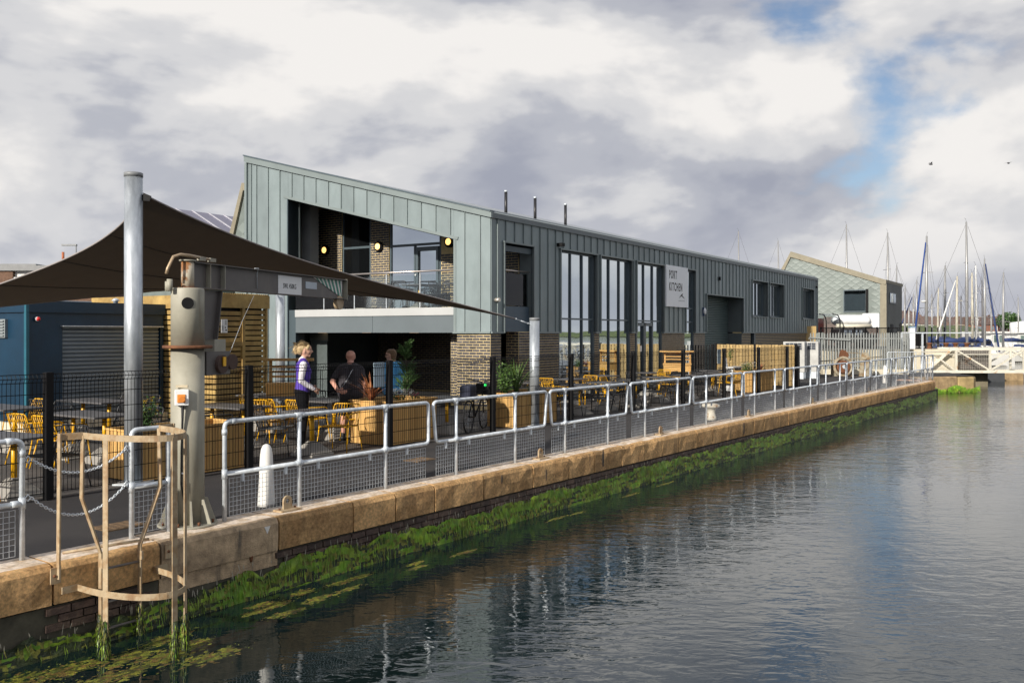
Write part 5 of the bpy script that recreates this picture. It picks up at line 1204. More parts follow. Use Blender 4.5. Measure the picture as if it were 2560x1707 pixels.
# ================================================================== people
skin = M('skin', (.62, .36, .26), .55, 0, .08, 12.); skin2 = M('flushed_skin', (.62, .32, .24), .5, 0, .08, 12.)
def capsule_mesh(b, a, ra, c, rb, n=14):
    a = Vector(a); c = Vector(c); d = c - a
    if d.length < 1e-4: b.ball(a, ra, n, 9); return
    d.normalize(); pts = []; rad = []
    for k in range(5): q = math.pi / 2 * k / 5; pts.append(a - d * ra * math.cos(q)); rad.append(max(ra * math.sin(q), 1e-3))
    for k in range(7): u = k / 6; pts.append(a.lerp(c, u)); rad.append(ra + (rb - ra) * u)
    for k in range(1, 6): q = math.pi / 2 * k / 5; pts.append(c + d * rb * math.sin(q)); rad.append(max(rb * math.cos(q), 1e-3))
    b.tube(pts, rad, n)
def blend_body(name, caps, mats, parent, voxel=.011, smooth=4):
    """caps: (a, ra, c, rb, material index) -> one continuous skin"""
    b = MB()
    for a, ra, c, rb, mi in caps: capsule_mesh(b, a, ra, c, rb)
    o = b.build('tmp', mats[0]); m = o.modifiers.new('r', 'REMESH'); m.mode = 'VOXEL'; m.voxel_size = voxel
    sm = o.modifiers.new('s', 'SMOOTH'); sm.factor = .5; sm.iterations = smooth
    dg = bpy.context.evaluated_depsgraph_get(); me = bpy.data.meshes.new_from_object(o.evaluated_get(dg)); bpy.data.objects.remove(o)
    me.materials.clear()
    for x in mats: me.materials.append(x)
    n = len(me.polygons); c = np.empty(n * 3); me.polygons.foreach_get('center', c); P = c.reshape(-1, 3)
    best = np.full(n, 1e9); idx = np.zeros(n, dtype=np.int32)
    for a, ra, cc, rb, mi in caps:
        a = np.array(a, float); cc = np.array(cc, float); d = cc - a; L = max((d * d).sum(), 1e-9); t = np.clip(((P - a) @ d) / L, 0, 1)
        ds = np.linalg.norm(P - (a + t[:, None] * d), axis=1) - (ra + (rb - ra) * t); w = ds < best; best[w] = ds[w]; idx[w] = mi
    me.polygons.foreach_set('material_index', idx); me.polygons.foreach_set('use_smooth', [True] * n); me.name = name
    return link(name, me, parent)
def hand(w, d, side, mi, curl=.5, s=1.):
    """palm and five fingers from wrist w in direction d; side = thumb direction"""
    w = Vector(w); d = Vector(d).normalized(); sd = Vector(side); sd = (sd - d * sd.dot(d)).normalized(); nn = d.cross(sd); out = []
    out.append((w, .026 * s, w + d * .075 * s + sd * .012 * s, .024 * s, mi)); out.append((w + d * .02 * s, .022 * s, w + d * .075 * s - sd * .022 * s, .021 * s, mi))
    for k, L in enumerate((.066, .075, .070, .054)):
        b0 = w + d * .085 * s + sd * (.030 - .020 * k) * s; b1 = b0 + (d * math.cos(curl * .6) - nn * math.sin(curl * .6)) * L * .55 * s; b2 = b1 + (d * math.cos(curl * 1.6) - nn * math.sin(curl * 1.6)) * L * .55 * s
        out.append((b0, .0105 * s, b1, .0095 * s, mi)); out.append((b1, .0095 * s, b2, .0080 * s, mi))
    t0 = w + d * .025 * s + sd * .028 * s; t1 = t0 + (d * .6 + sd * .6 - nn * .2) * .045 * s; t2 = t1 + (d * .9 + sd * .1 - nn * .3) * .032 * s
    out.append((t0, .014 * s, t1, .011 * s, mi)); out.append((t1, .011 * s, t2, .009 * s, mi)); return out
V = Vector
def head_caps(c, f, mi, s=1.):
    """skull, jaw, nose, ears; f = facing direction (unit, horizontal)"""
    c = V(c); f = V(f).normalized(); l = V((-f.y, f.x, 0)); u = V((0, 0, 1)); o = []
    o.append((c - f*.025*s + u*.035*s, .083*s, c + f*.018*s + u*.03*s, .078*s, mi)); o.append((c - f*.01*s - u*.01*s, .076*s, c + f*.03*s - u*.01*s, .066*s, mi))
    o.append((c + f*.025*s - u*.065*s, .048*s, c + f*.055*s - u*.085*s, .026*s, mi)); o.append((c + f*.085*s + u*.015*s, .012*s, c + f*.106*s - u*.02*s, .016*s, mi))
    for k in (-1, 1):
        o.append((c - f*.015*s + l*k*.078*s + u*.015*s, .014*s, c - f*.008*s + l*k*.078*s - u*.025*s, .011*s, mi)); o.append((c + f*.07*s + l*k*.03*s + u*.032*s, .018*s, c + f*.06*s + l*k*.045*s + u*.03*s, .016*s, mi))
    o.append((c + f*.082*s - l*.016*s - u*.050*s, .010*s, c + f*.082*s + l*.016*s - u*.050*s, .010*s, mi))
    return o
def eyes(c, f, parent, s=1.):
    c = V(c); f = V(f).normalized(); l = V((-f.y, f.x, 0))
    for k in (-1, 1):
        e = MB().ball(c + f*.083*s + l*k*.031*s + V((0, 0, .012*s)), .011*s, 8, 6).build('eye', M('eye_dark', (.05, .035, .03), .3), parent)
        MB().tube([c + f*.090*s + l*k*.018*s + V((0,0,.036*s)), c + f*.088*s + l*k*.045*s + V((0,0,.034*s))], .004*s, 5).build('eyebrow', M('brow', (.16, .10, .06), .8), parent)
def woman():
    x, y = -3.66, 15.75; t = world_thing('person', 'person with blond hair in purple vest and white sleeves, standing at the tables', 'person', x, y, -.03, .28)
    vest = M('purple_vest', (.085, .045, .36), .75, 0, .15, 8., .7, 14.); wh = M('white_shirt', (.74, .71, .76), .7, 0, .08, 8., .9, 22.); tr = M('black_trousers', (.006, .006, .008), .9, 0, .1, spec=.2); k = 1.075
    sc = lambda p: tuple(q * k for q in p); C = []
    def add(a, ra, c, rb, m): C.append((sc(a), ra * k, sc(c), rb * k, m))
    for s in (-1, 1):
        add((0, s*.075, 1.34), .112, (.0, s*.055, 1.13), .105, 1); add((0, s*.055, 1.13), .108, (-.01, s*.06, .965), .118, 1); add((.075, s*.06, 1.27), .062, (.05, s*.05, 1.16), .07, 1)
        add((-.02, s*.065, .93), .118, (-.005, s*.085, .80), .102, 2); add((-.005, s*.085, .80), .098, (.015, s*.085, .48), .064, 2); add((.015, s*.085, .48), .062, (-.02, s*.085, .10), .046, 2)
        add((0, s*.06, 1.405), .075, (0, s*.15, 1.385), .062, 1); add((.0, s*.175, 1.375), .060, (-.045, s*.215, 1.12), .047, 3)
    add((-.045, -.215, 1.12), .047, (.155, -.15, .985), .034, 3); add((-.045, .215, 1.12), .047, (.14, .12, 1.01), .034, 3); add((-.01, 0, 1.44), .062, (.0, 0, 1.455), .058, 3); add((.01, 0, 1.44), .046, (.025, 0, 1.54), .042, 0)
    for a, ra, c, rb, m in head_caps((.045, 0, 1.60), (1, -.12, 0), 0, 1.): C.append((tuple(V(a)*k), ra*k, tuple(V(c)*k), rb*k, m))
    C += hand(V((.155, -.15, .985))*k, (.75, .35, -.5), (.4, .6, .6), 0, .5, 1.02); C += hand(V((.14, .12, 1.01))*k, (.75, -.3, -.5), (.4, -.6, .6), 0, .5, 1.02)
    blend_body('body', C, [skin, vest, tr, wh], t); eyes(V((.045, 0, 1.60))*k, (1, -.12, 0), t, k)
    hair = M('blond_hair', (.52, .38, .20), .55, 0, .3, 14., .5, 30., stretch=(1, 1, .3)); H = []
    def hc(a, ra, c, rb): H.append((sc(a), ra*k, sc(c), rb*k, 0))
    hc((-.005, 0, 1.645), .086, (.03, 0, 1.652), .079); hc((-.035, 0, 1.635), .082, (-.04, 0, 1.60), .070); hc((.085, -.05, 1.67), .030, (.07, -.068, 1.63), .022); hc((.085, .04, 1.675), .030, (.07, .06, 1.64), .022)
    hc((-.105, 0, 1.65), .042, (-.125, -.01, 1.615), .036); hc((-.125, -.01, 1.615), .033, (-.115, -.01, 1.55), .018); hc((-.12, 0, 1.71), .03, (-.15, .02, 1.73), .012)
    blend_body('hair', H, [hair], t, .010, 2)
    rh = random.Random(3); hs = MB()
    for q in range(150):
        a = rh.uniform(-1.3, 1.3); p0 = V((.085 * math.cos(a) * rh.uniform(.6, 1.05) + .02, .088 * math.sin(a), 1.665 + .06 * rh.random())) * k; p2 = V((-.11 + rh.gauss(0, .02), rh.gauss(0, .025), 1.64 + rh.gauss(0, .035))) * k; m = (p0 + p2) / 2 + V((0, .05 * math.sin(a), .045 + rh.uniform(-.01, .02))) * k
        hs.tube([p0, m, p2, p2 + V((-.02 + rh.gauss(0, .02), rh.gauss(0, .015), -.03 + rh.gauss(0, .03)))], [.0022, .0025, .002, .0008], 4)
    stuff(hs.build('hair_strands', hair, t)); MB().tube([(-.10*k, -.045*k, 1.69*k), (-.092*k, 0, 1.712*k), (-.10*k, .045*k, 1.69*k)], .012, 6).build('hair_clip', blackp, t)
    shoe = M('trainer', (.42, .30, .26), .6, 0, .2, 20.)
    for s in (-1, 1):
        blend_body('shoe', [((-.05, s*.092, .06), .045, (.10, s*.1, .045), .042, 0), ((.10, s*.1, .045), .042, (.155, s*.102, .035), .034, 0)], [shoe], t, .010, 2); MB().box(-.10, .19, s*.098 - .045, s*.098 + .045, 0, .018).build('sole', whitep2, t)
    # pale trim on the hem of the shirt
    return t
woman()
def bald_man():
    t = world_thing('person', 'bald person in charcoal polo and black shorts, seen from behind', 'person', -3.04, 16.92, -.03, R(90) - .08)
    polo = M('charcoal_polo', (.040, .036, .044), .8, 0, .15, 6., .8, 16.); sh = M('black_shorts', (.012, .012, .014), .8); k = .965; C = []
    sc = lambda p: tuple(q * k for q in p)
    def add(a, ra, c, rb, m): C.append((sc(a), ra * k, sc(c), rb * k, m))
    for s in (-1, 1):
        add((0, s*.10, 1.36), .125, (.03, s*.10, 1.12), .15, 1); add((.03, s*.10, 1.12), .152, (.0, s*.10, .93), .15, 1); add((-.01, s*.07, 1.44), .085, (0, s*.19, 1.405), .072, 1)
        add((-.02, s*.085, .86), .13, (0, s*.11, .66), .105, 2); add((0, s*.11, .66), .105, (.01, s*.12, .56), .10, 2); add((.01, s*.12, .52), .066, (-.02, s*.13, .36), .062, 0); add((-.02, s*.13, .36), .063, (-.01, s*.135, .12), .040, 0)
    add((0, .205, 1.395), .072, (-.05, .30, 1.24), .066, 1); add((-.05, .30, 1.24), .054, (-.07, .335, 1.16), .050, 0); add((-.07, .335, 1.16), .050, (-.235, .175, .985), .034, 0)
    add((0, -.205, 1.395), .072, (.02, -.25, 1.22), .066, 1); add((.02, -.25, 1.22), .054, (.02, -.27, 1.12), .050, 0); add((.02, -.27, 1.12), .050, (.10, -.23, .88), .036, 0)
    add((-.01, 0, 1.46), .068, (.03, 0, 1.56), .062, 0); add((-.01, 0, 1.455), .074, (.0, 0, 1.475), .070, 1)
    for a, ra, c, rb, m in head_caps((.045, 0, 1.635), (1, .05, 0), 0, 1.08): C.append((tuple(V(a)*k), ra*k, tuple(V(c)*k), rb*k, m))
    C += hand(V((-.235, .175, .985))*k, (-.25, -1, -.12), (0, 0, 1), 0, .7, 1.1); C += hand(V((.10, -.23, .88))*k, (.2, .1, -1), (1, 0, .1), 0, .5, 1.1)
    blend_body('body', C, [skin2, polo, sh], t); eyes(V((.045, 0, 1.635))*k, (1, .05, 0), t, 1.04)
    MB().tube([sc((-.02, -.14, 1.49)), sc((-.145, -.06, 1.36)), sc((-.150, .02, 1.2)), sc((-.150, .12, 1.06)), sc((-.05, .24, 1.0))], .006, 5).build('bag_strap', galv, t)
    for s in (-1, 1):
        blend_body('shoe', [((-.05, s*.135, .06), .05, (.10, s*.15, .045), .045, 0), ((.10, s*.15, .045), .045, (.17, s*.155, .035), .036, 0), ((-.012, s*.133, .09), .046, (-.012, s*.133, .15), .044, 0)], [blackrub], t, .011, 2); MB().box(-.10, .2, s*.145 - .05, s*.145 + .05, 0, .015).build('sole', blackp, t)
bald_man()
def blue_man():
    t = world_thing('person', 'person with glasses and cropped hair in bright blue shirt', 'person', -2.42, 18.25, -.03, R(128))
    bl_ = M('blue_shirt', (.10, .40, .74), .75, 0, .14, 6., .8, 16.); dn = M('denim', (.05, .07, .12), .8, 0, .2, 20.); k = .965; C = []
    sc = lambda p: tuple(q * k for q in p)
    def add(a, ra, c, rb, m): C.append((sc(a), ra * k, sc(c), rb * k, m))
    for s in (-1, 1):
        add((0, s*.10, 1.36), .12, (.04, s*.09, 1.12), .145, 1); add((.04, s*.09, 1.12), .148, (.0, s*.09, .92), .145, 1); add((-.01, s*.07, 1.44), .082, (0, s*.19, 1.405), .070, 1)
        add((-.02, s*.08, .86), .12, (0, s*.10, .5), .07, 2); add((0, s*.10, .5), .07, (-.02, s*.11, .10), .05, 2); add((0, s*.2, 1.395), .070, (-.02, s*.26, 1.18), .062, 1); add((-.02, s*.26, 1.18), .052, (-.02, s*.265, 1.12), .048, 0); add((-.02, s*.265, 1.12), .048, (.22, s*.19, 1.10), .034, 0)
    add((-.01, 0, 1.46), .066, (.03, 0, 1.56), .060, 0); add((-.01, 0, 1.455), .072, (.0, 0, 1.475), .068, 1)
    f = (math.cos(.62), math.sin(.62), 0)
    for a, ra, c, rb, m in head_caps((.045, .02, 1.63), f, 0, 1.08): C.append((tuple(V(a)*k), ra*k, tuple(V(c)*k), rb*k, m))
    for s in (-1, 1): C += hand(V((.22, s*.19, 1.10))*k, (1, -s*.3, .1), (0, -s*.4, 1), 0, .6, 1.1)
    blend_body('body', C, [skin, bl_, dn], t); c = V((.045, .02, 1.63))*k; fv = V(f); eyes(c, f, t, 1.04); l = V((-fv.y, fv.x, 0))
    hm_ = M('cropped_brown_hair', (.16, .095, .05), .7, 0, .25, 30., .5, 60.); H = [(c - fv*.035 + V((0,0,.045)), .090, c + fv*.012 + V((0,0,.052)), .080, 0), (c - fv*.045 - V((0,0,.01)), .082, c - fv*.05 - V((0,0,.045)), .065, 0)]
    blend_body('hair', H, [hm_], t, .010, 1); g = MB()
    for s in (-1, 1):
        g.tube([c + fv*.098 + l*s*.034 + V((.0, 0, .012)) + (l*.026*math.cos(q) + V((0,0,.019*math.sin(q)))) for q in [2*math.pi*i/12 for i in range(12)]], .0032, 5, closed=True); g.tube([c + fv*.098 + l*s*.06 + V((0,0,.016)), c - fv*.01 + l*s*.088 + V((0,0,.018))], .003, 5)
    g.tube([c + fv*.098 + l*.008 + V((0,0,.014)), c + fv*.098 - l*.008 + V((0,0,.014))], .003, 5); g.build('glasses', blackp, t)
    for s in (-1, 1): blend_body('shoe', [((-.05, s*.115, .06), .05, (.15, s*.12, .04), .042, 0)], [blackrub], t, .011, 1)
blue_man()
# ================================================================== far end: palisade, wall, winch, bridge
galvd = M('dull_galvanised', (.30, .32, .315), .6, .2, .12, 5.)
def palisade():
    t = world_thing('palisade_fence', 'galvanised palisade fence in front of the cream wall', 'fence', 15.0, 45.2, -.03, .03); x = 0.; k = 0
    pale = MB().prism([(-.032, 0, .05), (.032, 0, .05), (.032, 0, 1.94), (.018, 0, 2.03), (-.018, 0, 2.03), (-.032, 0, 1.94)], (0, .012, 0)).mesh('pale', galvd)
    rnd = random.Random(3)
    while x < 4.95:
        link('pale', pale, t, (x, 0, rnd.uniform(-.015, .015))); x += .142 if x < 3.4 else .118; k += 1
    for z in (.35, 1.72): MB().box(-.1, 4.98, .013, .06, z, z + .05).build('fence_rail', galvd, t)
    for xx in (1.95, 3.95, 4.95): MB().box(xx, xx + .1, .06, .16, 0, 2.02).build('post', galvd, t)
    MB().bar((-.1, -.06, 1.80), (2.0, -.06, 1.66), .05, .05).build('gate_rail', galvd, t)
palisade()
o = MB().box(14.6, 22.9, 46.4, 46.74, -.03, 1.16).build('retaining_wall', creamw); tag(o, 'cream rendered retaining wall behind the palisade fence', 'wall')
o = MB().box(15.2, 19.4, 44.0, 44.35, -.03, .22).build('low_kerb_wall', creamw); tag(o, 'low cream kerb at the foot of the palisade fence', 'kerb')
def winch():
    t = world_thing('capstan_winch', 'rusty cast iron dock winch with round drum and cheek plates', 'winch', 15.9, 42.0, -.03, .1)
    cast = M('winch_grey', (.36, .32, .24), .7, 0, .2, 5., .2, 20., col2=(.25, .17, .09), mixscale=4.)
    def cheek(x):
        pr = [(-.30, 0), (.30, 0), (.24, .5), (.20, .95), (.13, 1.08), (0, 1.13), (-.13, 1.08), (-.20, .95), (-.24, .5)]
        MB().prism([(x + a, 0, z) for a, z in pr], (0, .06, 0)).build('cheek_plate', cast, t)
    cheek(.62); 
    b = MB(); b.tube([(-.42 + .42 * math.cos(q), .1, .45 + .42 * math.sin(q)) for q in [2*math.pi*k/28 for k in range(28)]], .07, 8, closed=True); b.build('drum_rim', cast, t)
    MB().cyl((-.42, .0, .45), (-.42, .5, .45), .30, n=24).build('drum', rust, t); MB().cyl((-.42, -.08, .45), (-.42, .0, .45), .10, n=16).build('hub', galv, t)
    MB().box(-.9, .1, .2, .35, 0, .6).build('bed_frame', cast, t); MB().cyl((-1.6, .1, .70), (1.5, .1, .92), .022, n=8).build('crank_shaft', cast, t)
    for x in (.55, .72): MB().cyl((x, -.08, .86), (x, .12, .86), .09, n=16).build('gear_boss', cast, t)
    MB().cyl((.62, -.06, .42), (.62, .0, .42), .10, n=16).build('gear_boss', cast, t)
    b = MB(); b.prism([(-.55, .1, .85), (-.2, .1, .85), (-.12, .1, 1.0), (-.3, .1, 1.2), (-.42, .1, 1.24), (-.5, .1, 1.1)], (0, .2, 0)); b.build('brake_housing', rust, t)
    MB().lathe([(.16, 0), (.14, .3), (.10, .6), (.02, .65)], 14, (.95, .3, 0)).build('white_guard', whitep, t); MB().cyl((-.3, .15, 1.12), (.6, .15, 1.06), .018, n=8).build('tie_rod', cast, t)
winch()
for i, x in enumerate((19.0, 19.25)):
    o = MB().tube([(x, 41.4, -.03), (x, 41.4, .7)] + [(x + .0, 41.4 + .0, .7)] + [(x + .14 - .14 * math.cos(q), 41.4, .74 + .14 * math.sin(q)) for q in [math.pi * k / 8 for k in range(1, 16)]], .02, 8).build('hoop_stand', whitep); tag(o, ['white looped hoop stand by the bridge, the one nearer the railing', 'white looped hoop stand by the bridge, the one nearer the truss'][i], 'hoop stand', 'white hoop stands')
t = world_thing('crowd_barrier', 'grey tubular barrier standing between palisade fence and bridge', 'barrier', 18.2, 43.6, -.03, .05)
MB().tube(elbow((0, 0, .1), (0, 0, 1), (1, 0, 0), .06) + elbow((1.4, 0, .1), (-1, 0, 0), (0, 0, 1), .06) + elbow((1.4, 0, 1.1), (0, 0, -1), (-1, 0, 0), .06) + elbow((0, 0, 1.1), (1, 0, 0), (0, 0, -1), .06), .02, 6, closed=True).build('tube_frame', galv, t)
for k in range(9): MB().cyl((.14 + k * .14, 0, .1), (.14 + k * .14, 0, 1.1), .008, n=5).build('bar', galv, t)
t = world_thing('entry_gate', 'grey steel entry gate posts with notice at the wharf', 'gate', 19.9, 46.0, -.03)
for x in (0., .35, 1.05): MB().box(x, x + .08, 0, .08, 0, 2.0).build('post', galv, t)
MB().box(0, 3.6, .0, .08, 2.0, 2.06).build('top_rail', galv, t)
def bridge():
    bw_ = M('bridge_white', (.68, .65, .56), .6, 0, .12, 3., .1, 20., col2=(.42, .21, .06), mixscale=2.6, mixlo=.60, mixhi=.70)
    t = world_thing('footbridge', 'cream white lattice truss footbridge with rust stains over the lock', 'bridge', 21.1, 46.0, -.05); n = 11; dx = 1.73; x0 = 1.35; L = x0 + n * dx
    for y in (-.0, 1.25):
        MB().box(0, L, y - .06, y + .06, .0, .14).build('bottom_chord', bw_, t); MB().box(x0 - .1, L, y - .06, y + .06, 1.16, 1.30).build('top_chord', bw_, t)
        MB().bar((0.05, y, .12), (x0, y, 1.2), .11, .11).build('end_post', bw_, t)
        for k in range(n):
            x = x0 + .25 + k * dx; MB().box(x - .05, x + .05, y - .045, y + .045, .141, 1.159).build('upright', bw_, t)
            a, b = ((x + .06, 1.14), (x + dx - .06, .16)) if k % 2 == 0 else ((x + .06, .16), (x + dx - .06, 1.14))
            MB().bar((a[0], y, a[1]), (b[0], y, b[1]), .09, .08).build('diagonal', bw_, t)
        MB().bar((.75, y, .72), (1.5, y, .16), .08, .07).build('diagonal', bw_, t)
        MB().box(.3, L, y + .065, y + .085, .93, .97).build('hand_rail', bw_, t)
    g = MB(); mesh_grid(g, 1.4, 9, .15, 1.16, -.066, .09, .0022); g.build('mesh_infill', bw_, t)
    g = MB(); mesh_grid(g, .4, 1.35, .15, .5, -.066, .09, .0022); g.build('mesh_infill', bw_, t)
    MB().box(.0, L, .061, 1.189, .02, .07).build('deck', M('deck_grey', (.12, .12, .12), .8), t)
    MB().tube([(-.9, 0, .0), (-.9, 0, 1.0)] + [(-.8, 0, 1.08), (1.2, 0, 1.08)], .025, 8).build('approach_rail', bw_, t)
bridge()
def abutment():
    t = world_thing('lock_abutment', 'stone lock abutment with weed below the footbridge', 'abutment', 0, 0)
    st2 = M('abutment_stone', (.34, .24, .13), .85, 0, .3, 3., .6, 12., streak=.6, streakcol=(.08, .06, .04))
    MB().prism([(18.0, 41.3, -.9), (20.9, 42.2, -.9), (20.9, 47, -.9), (18, 47, -.9)], (0, 0, .86)).build('stone_block', st2, t, bevel=.05)
    MB().prism([(20.93, 42.25, -.9), (21.8, 42.5, -.9), (22.1, 42.9, -.9), (22.1, 47.4, -.9), (20.93, 47.4, -.9)], (0, 0, .83)).build('stone_block', M('hollow_stone', (.38, .28, .13), .85, 0, .3, 2., .8, 8.), t, bevel=.08, seg=2)
    for x in (21.15, 21.42): MB().cyl((x, 42.26 + (x - 20.93) * .29, -.35), (x, 42.5, -.35), .035, n=10).build('socket_hole', blackp, t)
    b = MB(); rnd = random.Random(9)
    for k in range(900):
        u = rnd.random(); x = 18.2 + u * 3.9; y = 41.3 + (x - 18.0) * .31 - .03; z = -.62 + rnd.uniform(-.1, .1) + .08 * math.sin(x * 4); w = rnd.uniform(.008, .02)
        b.add([(x - w, y, z), (x + w, y, z), (x + rnd.uniform(-.03, .03), y - .12, z - rnd.uniform(.1, .25))], [(0, 1, 2)])
    stuff(b.build('weed_fringe', weed, t))
    MB().box(22.1, 24.8, 46.9, 52, -.9, 1.10).build('lock_wall', M('dark_lock_wall', (.20, .175, .12), .9, 0, .2, 2.), t); MB().box(25.7, 28.2, 51.5, 53, -.9, -.1).build('grey_pontoon', M('pontoon_grey', (.05, .055, .062), .7), t)
    MB().box(28.6, 30.2, 53, 54.5, -.9, -.35).build('stone_stump', st2, t, bevel=.1)
abutment()
for i, x in enumerate((22.35, 23.25, 23.75, 24.35)):
    o = MB().lathe([(.14, 0), (.14, .06), (.10, .09), (.10, .26), (.15, .28), (.15, .34), (.02, .36)], 14).build('wharf_bollard', rust); o.location = (x, 48.2, 1.12); tag(o, f'small rusty wharf bollard above the footbridge, {ORD[i]} from the left', 'bollard', 'rusty wharf bollards')
t = world_thing('service_pedestal', 'tall white marina service pedestal on the wharf', 'pedestal', 21.55, 48.5, 1.12)
MB().box(-.14, .14, -.12, .12, 0, 1.15).build('column', whitep2, t, bevel=.02); MB().box(-.15, .15, -.13, .13, 1.15, 1.22).build('cap', M('blue_cap', (.2, .3, .42), .5), t)
o = MB().lathe([(.12, 0), (.10, .25), (.06, .4), (.06, 1.35), (.02, 1.4)], 12).build('dark_bollard_post', blackp); o.location = (20.9, 48.4, 1.12); tag(o, 'slim black post leaning beside the white pedestal', 'post')

# ---------------------------------------------------------------- shingled building behind
FB = frame(32.6, 24.9, 60.0)
def shingle_wall(T, poly, x, mat, hole=None, a=.31, b=.215):
    def inside(y, z):
        c = False; n = len(poly)
        for i in range(n):
            (y0, z0), (y1, z1) = poly[i], poly[(i + 1) % n]
            if (z0 > z) != (z1 > z) and y < (y1 - y0) * (z - z0) / (z1 - z0) + y0: c = not c
        return c
    til = MB().add([(0, -a + .006, 0), (-.012, 0, b - .008), (0, a - .006, 0), (-.010, 0, -b + .005), (.02, -a + .006, 0), (.02, 0, b - .008), (.02, a - .006, 0), (.02, 0, -b + .008)],
                   [(0, 1, 2, 3), (0, 4, 5, 1), (1, 5, 6, 2), (2, 6, 7, 3), (3, 7, 4, 0)]).mesh('shingle', mat)
    ys = [p[0] for p in poly]; zs = [p[1] for p in poly]; r = 0; z = min(zs)
    while z < max(zs) + b:
        y = min(ys) - a + (a if r % 2 else 0)
        while y < max(ys) + a:
            if all(inside(y + e0 * a * .93, z + e1 * b * .93) for e0, e1 in ((1, 0), (-1, 0), (0, 1), (0, -1))) and not (hole and hole[0] - a * .8 < y < hole[1] + a * .8 and hole[2] - b * .8 < z < hole[3] + b * .8): link('shingle', til, T, (x, y, z))
            y += 2 * a
        z += b; r += 1
def far_building():
    T = thing('shingled_building', 'pale building with diamond shingle gable beyond the palisade fence', 'building', FB)
    sh = M('pale_shingle', (.205, .24, .228), .5, 0, .08, 1., rand=.06); tr = M('tan_verge', (.24, .215, .155), .6); sd = M('grey_cladding_far', (.22, .225, .215), .55, 0, .06)
    pk, ez = 6.23, 5.44; prof = [(0, 3.15), (9, 3.15), (9, 3.4), (pk, 7.6), (0, ez)]
    MB().prism([(0, y, z) for y, z in [(0, 1.1), (9, 1.1), (9, 3.4), (pk, 7.6), (0, ez)]], (6.3, 0, 0)).build('wall', MATS.get('backing') or M('backing', (.16, .19, .18), .6), T)
    shingle_wall(T, prof, -.03, sh, hole=(1.15, 2.62, 3.44, 4.88))
    MB().prism([(-.12, -.05, ez - .28), (-.12, pk, 7.6 - .28), (-.12, pk, 7.72), (-.12, -.05, ez + .08)], (.15, 0, 0)).build('verge_board', tr, T); MB().prism([(-.12, pk, 7.35), (-.12, pk + .9, 5.5), (-.12, pk + 1.15, 5.6), (-.12, pk, 7.72)], (.15, 0, 0)).build('verge_board', tr, T)
    MB().box(-.12, .06, -.08, .32, 1.1, ez - .2).build('corner_board', tr, T); MB().box(-.04, .0, .4, 4.0, 1.1, 3.1).build('brick_base', M('brown_brick', (.12, .095, .085), .8, 0, .3, 6., .3, 30.), T)
    MB().box(-.06, 6.4, -.06, .02, ez - .1, ez + .1).build('eave_fascia', tr, T)
    for k in range(14): MB().box(.1 + k * .44, .3 + k * .44, -.05, .0, 1.15, ez - .1).build('cladding_panel', sd, T)
    fr_ = MB().box(-.09, -.02, 1.10, 2.68, 3.40, 4.93).build('window_frame', frame_m, T); MB().box(-.105, -.09, 1.25, 2.62, 3.48, 4.86).build('pane', glass, fr_); MB().box(-.2, -.09, 1.08, 1.22, 3.40, 4.95).build('side_fin', blackp, fr_)
    f2 = MB().box(1.1, 3.3, -.09, -.06, 4.0, 4.75).build('window_frame', frame_m, T)
    for k in range(4): MB().box(1.18 + k * .54, 1.62 + k * .54, -.1, -.09, 4.08, 4.68).build('pane', glass, f2)
    MB().box(1.5, 2.6, -.08, -.055, 1.15, 2.6).build('dark_door', blackp, T)
far_building()
# ---------------------------------------------------------------- second gable and long roof behind the main building
def rear_sheds():
    T = thing('rear_gable', 'pale shingled gable rising just behind the main building', 'building', BLD, s=2.4, t=0); sh = MATS['pale_shingle']; tr = MATS['tan_verge']
    MB().prism([(0, y, z) for y, z in [(9.4, 0), (12.7, 0), (12.7, 5.5), (12.2, 7.0), (9.4, 6.3)]], (20, 0, 0)).build('wall', MATS['backing'], T)
    shingle_wall(T, [(9.4, 4.0), (12.65, 4.0), (12.65, 5.4), (12.1, 7.1), (9.4, 6.5)], -.03, sh)
    MB().prism([(-.1, 12.75, 5.2), (-.1, 12.13, 7.05), (-.1, 12.20, 7.32), (-.1, 12.98, 5.2)], (.15, 0, 0)).build('verge_board', tr, T); MB().prism([(-.1, 12.15, 7.05), (-.1, 9.4, 6.4), (-.1, 9.4, 6.65), (-.1, 12.20, 7.32)], (.15, 0, 0)).build('verge_board', tr, T)
    T = thing('rear_shed', 'long shed with lilac grey metal roof behind the shade sail', 'building', BLD, s=.62, t=16); rz = 6.69
    rf = M('lilac_roof', (.20, .195, .27), .35, .2, .06)
    MB().prism([(0, 0, rz), (0, -3.4, rz - 1.75), (0, -3.4, rz - 1.85), (0, 0, rz - .1)], (22, 0, 0)).build('roof', rf, T)
    for k in range(28): MB().bar((.3 + k * .75, 0, rz + .02), (.3 + k * .75, -3.4, rz - 1.73), .05, .04).build('roof_seam', M('roof_seam', (.42, .42, .47), .4), T)
    MB().prism([(0.02, 0, 0), (.02, -3.3, 0), (.02, -3.3, rz - 1.8), (.02, 0, rz - .1)], (21.9, 0, 0)).build('wall', MATS['backing'], T)
    MB().prism([(-.1, .05, rz - .2), (-.1, -3.5, rz - 2.02), (-.1, -3.5, rz - 1.75), (-.1, .05, rz + .1)], (.12, 0, 0)).build('verge_board', tr, T); MB().prism([(-.1, .0, rz - .2), (-.1, .9, rz - 1.9), (-.1, 1.12, rz - 1.9), (-.1, .05, rz + .1)], (.12, 0, 0)).build('verge_board', tr, T)
rear_sheds()
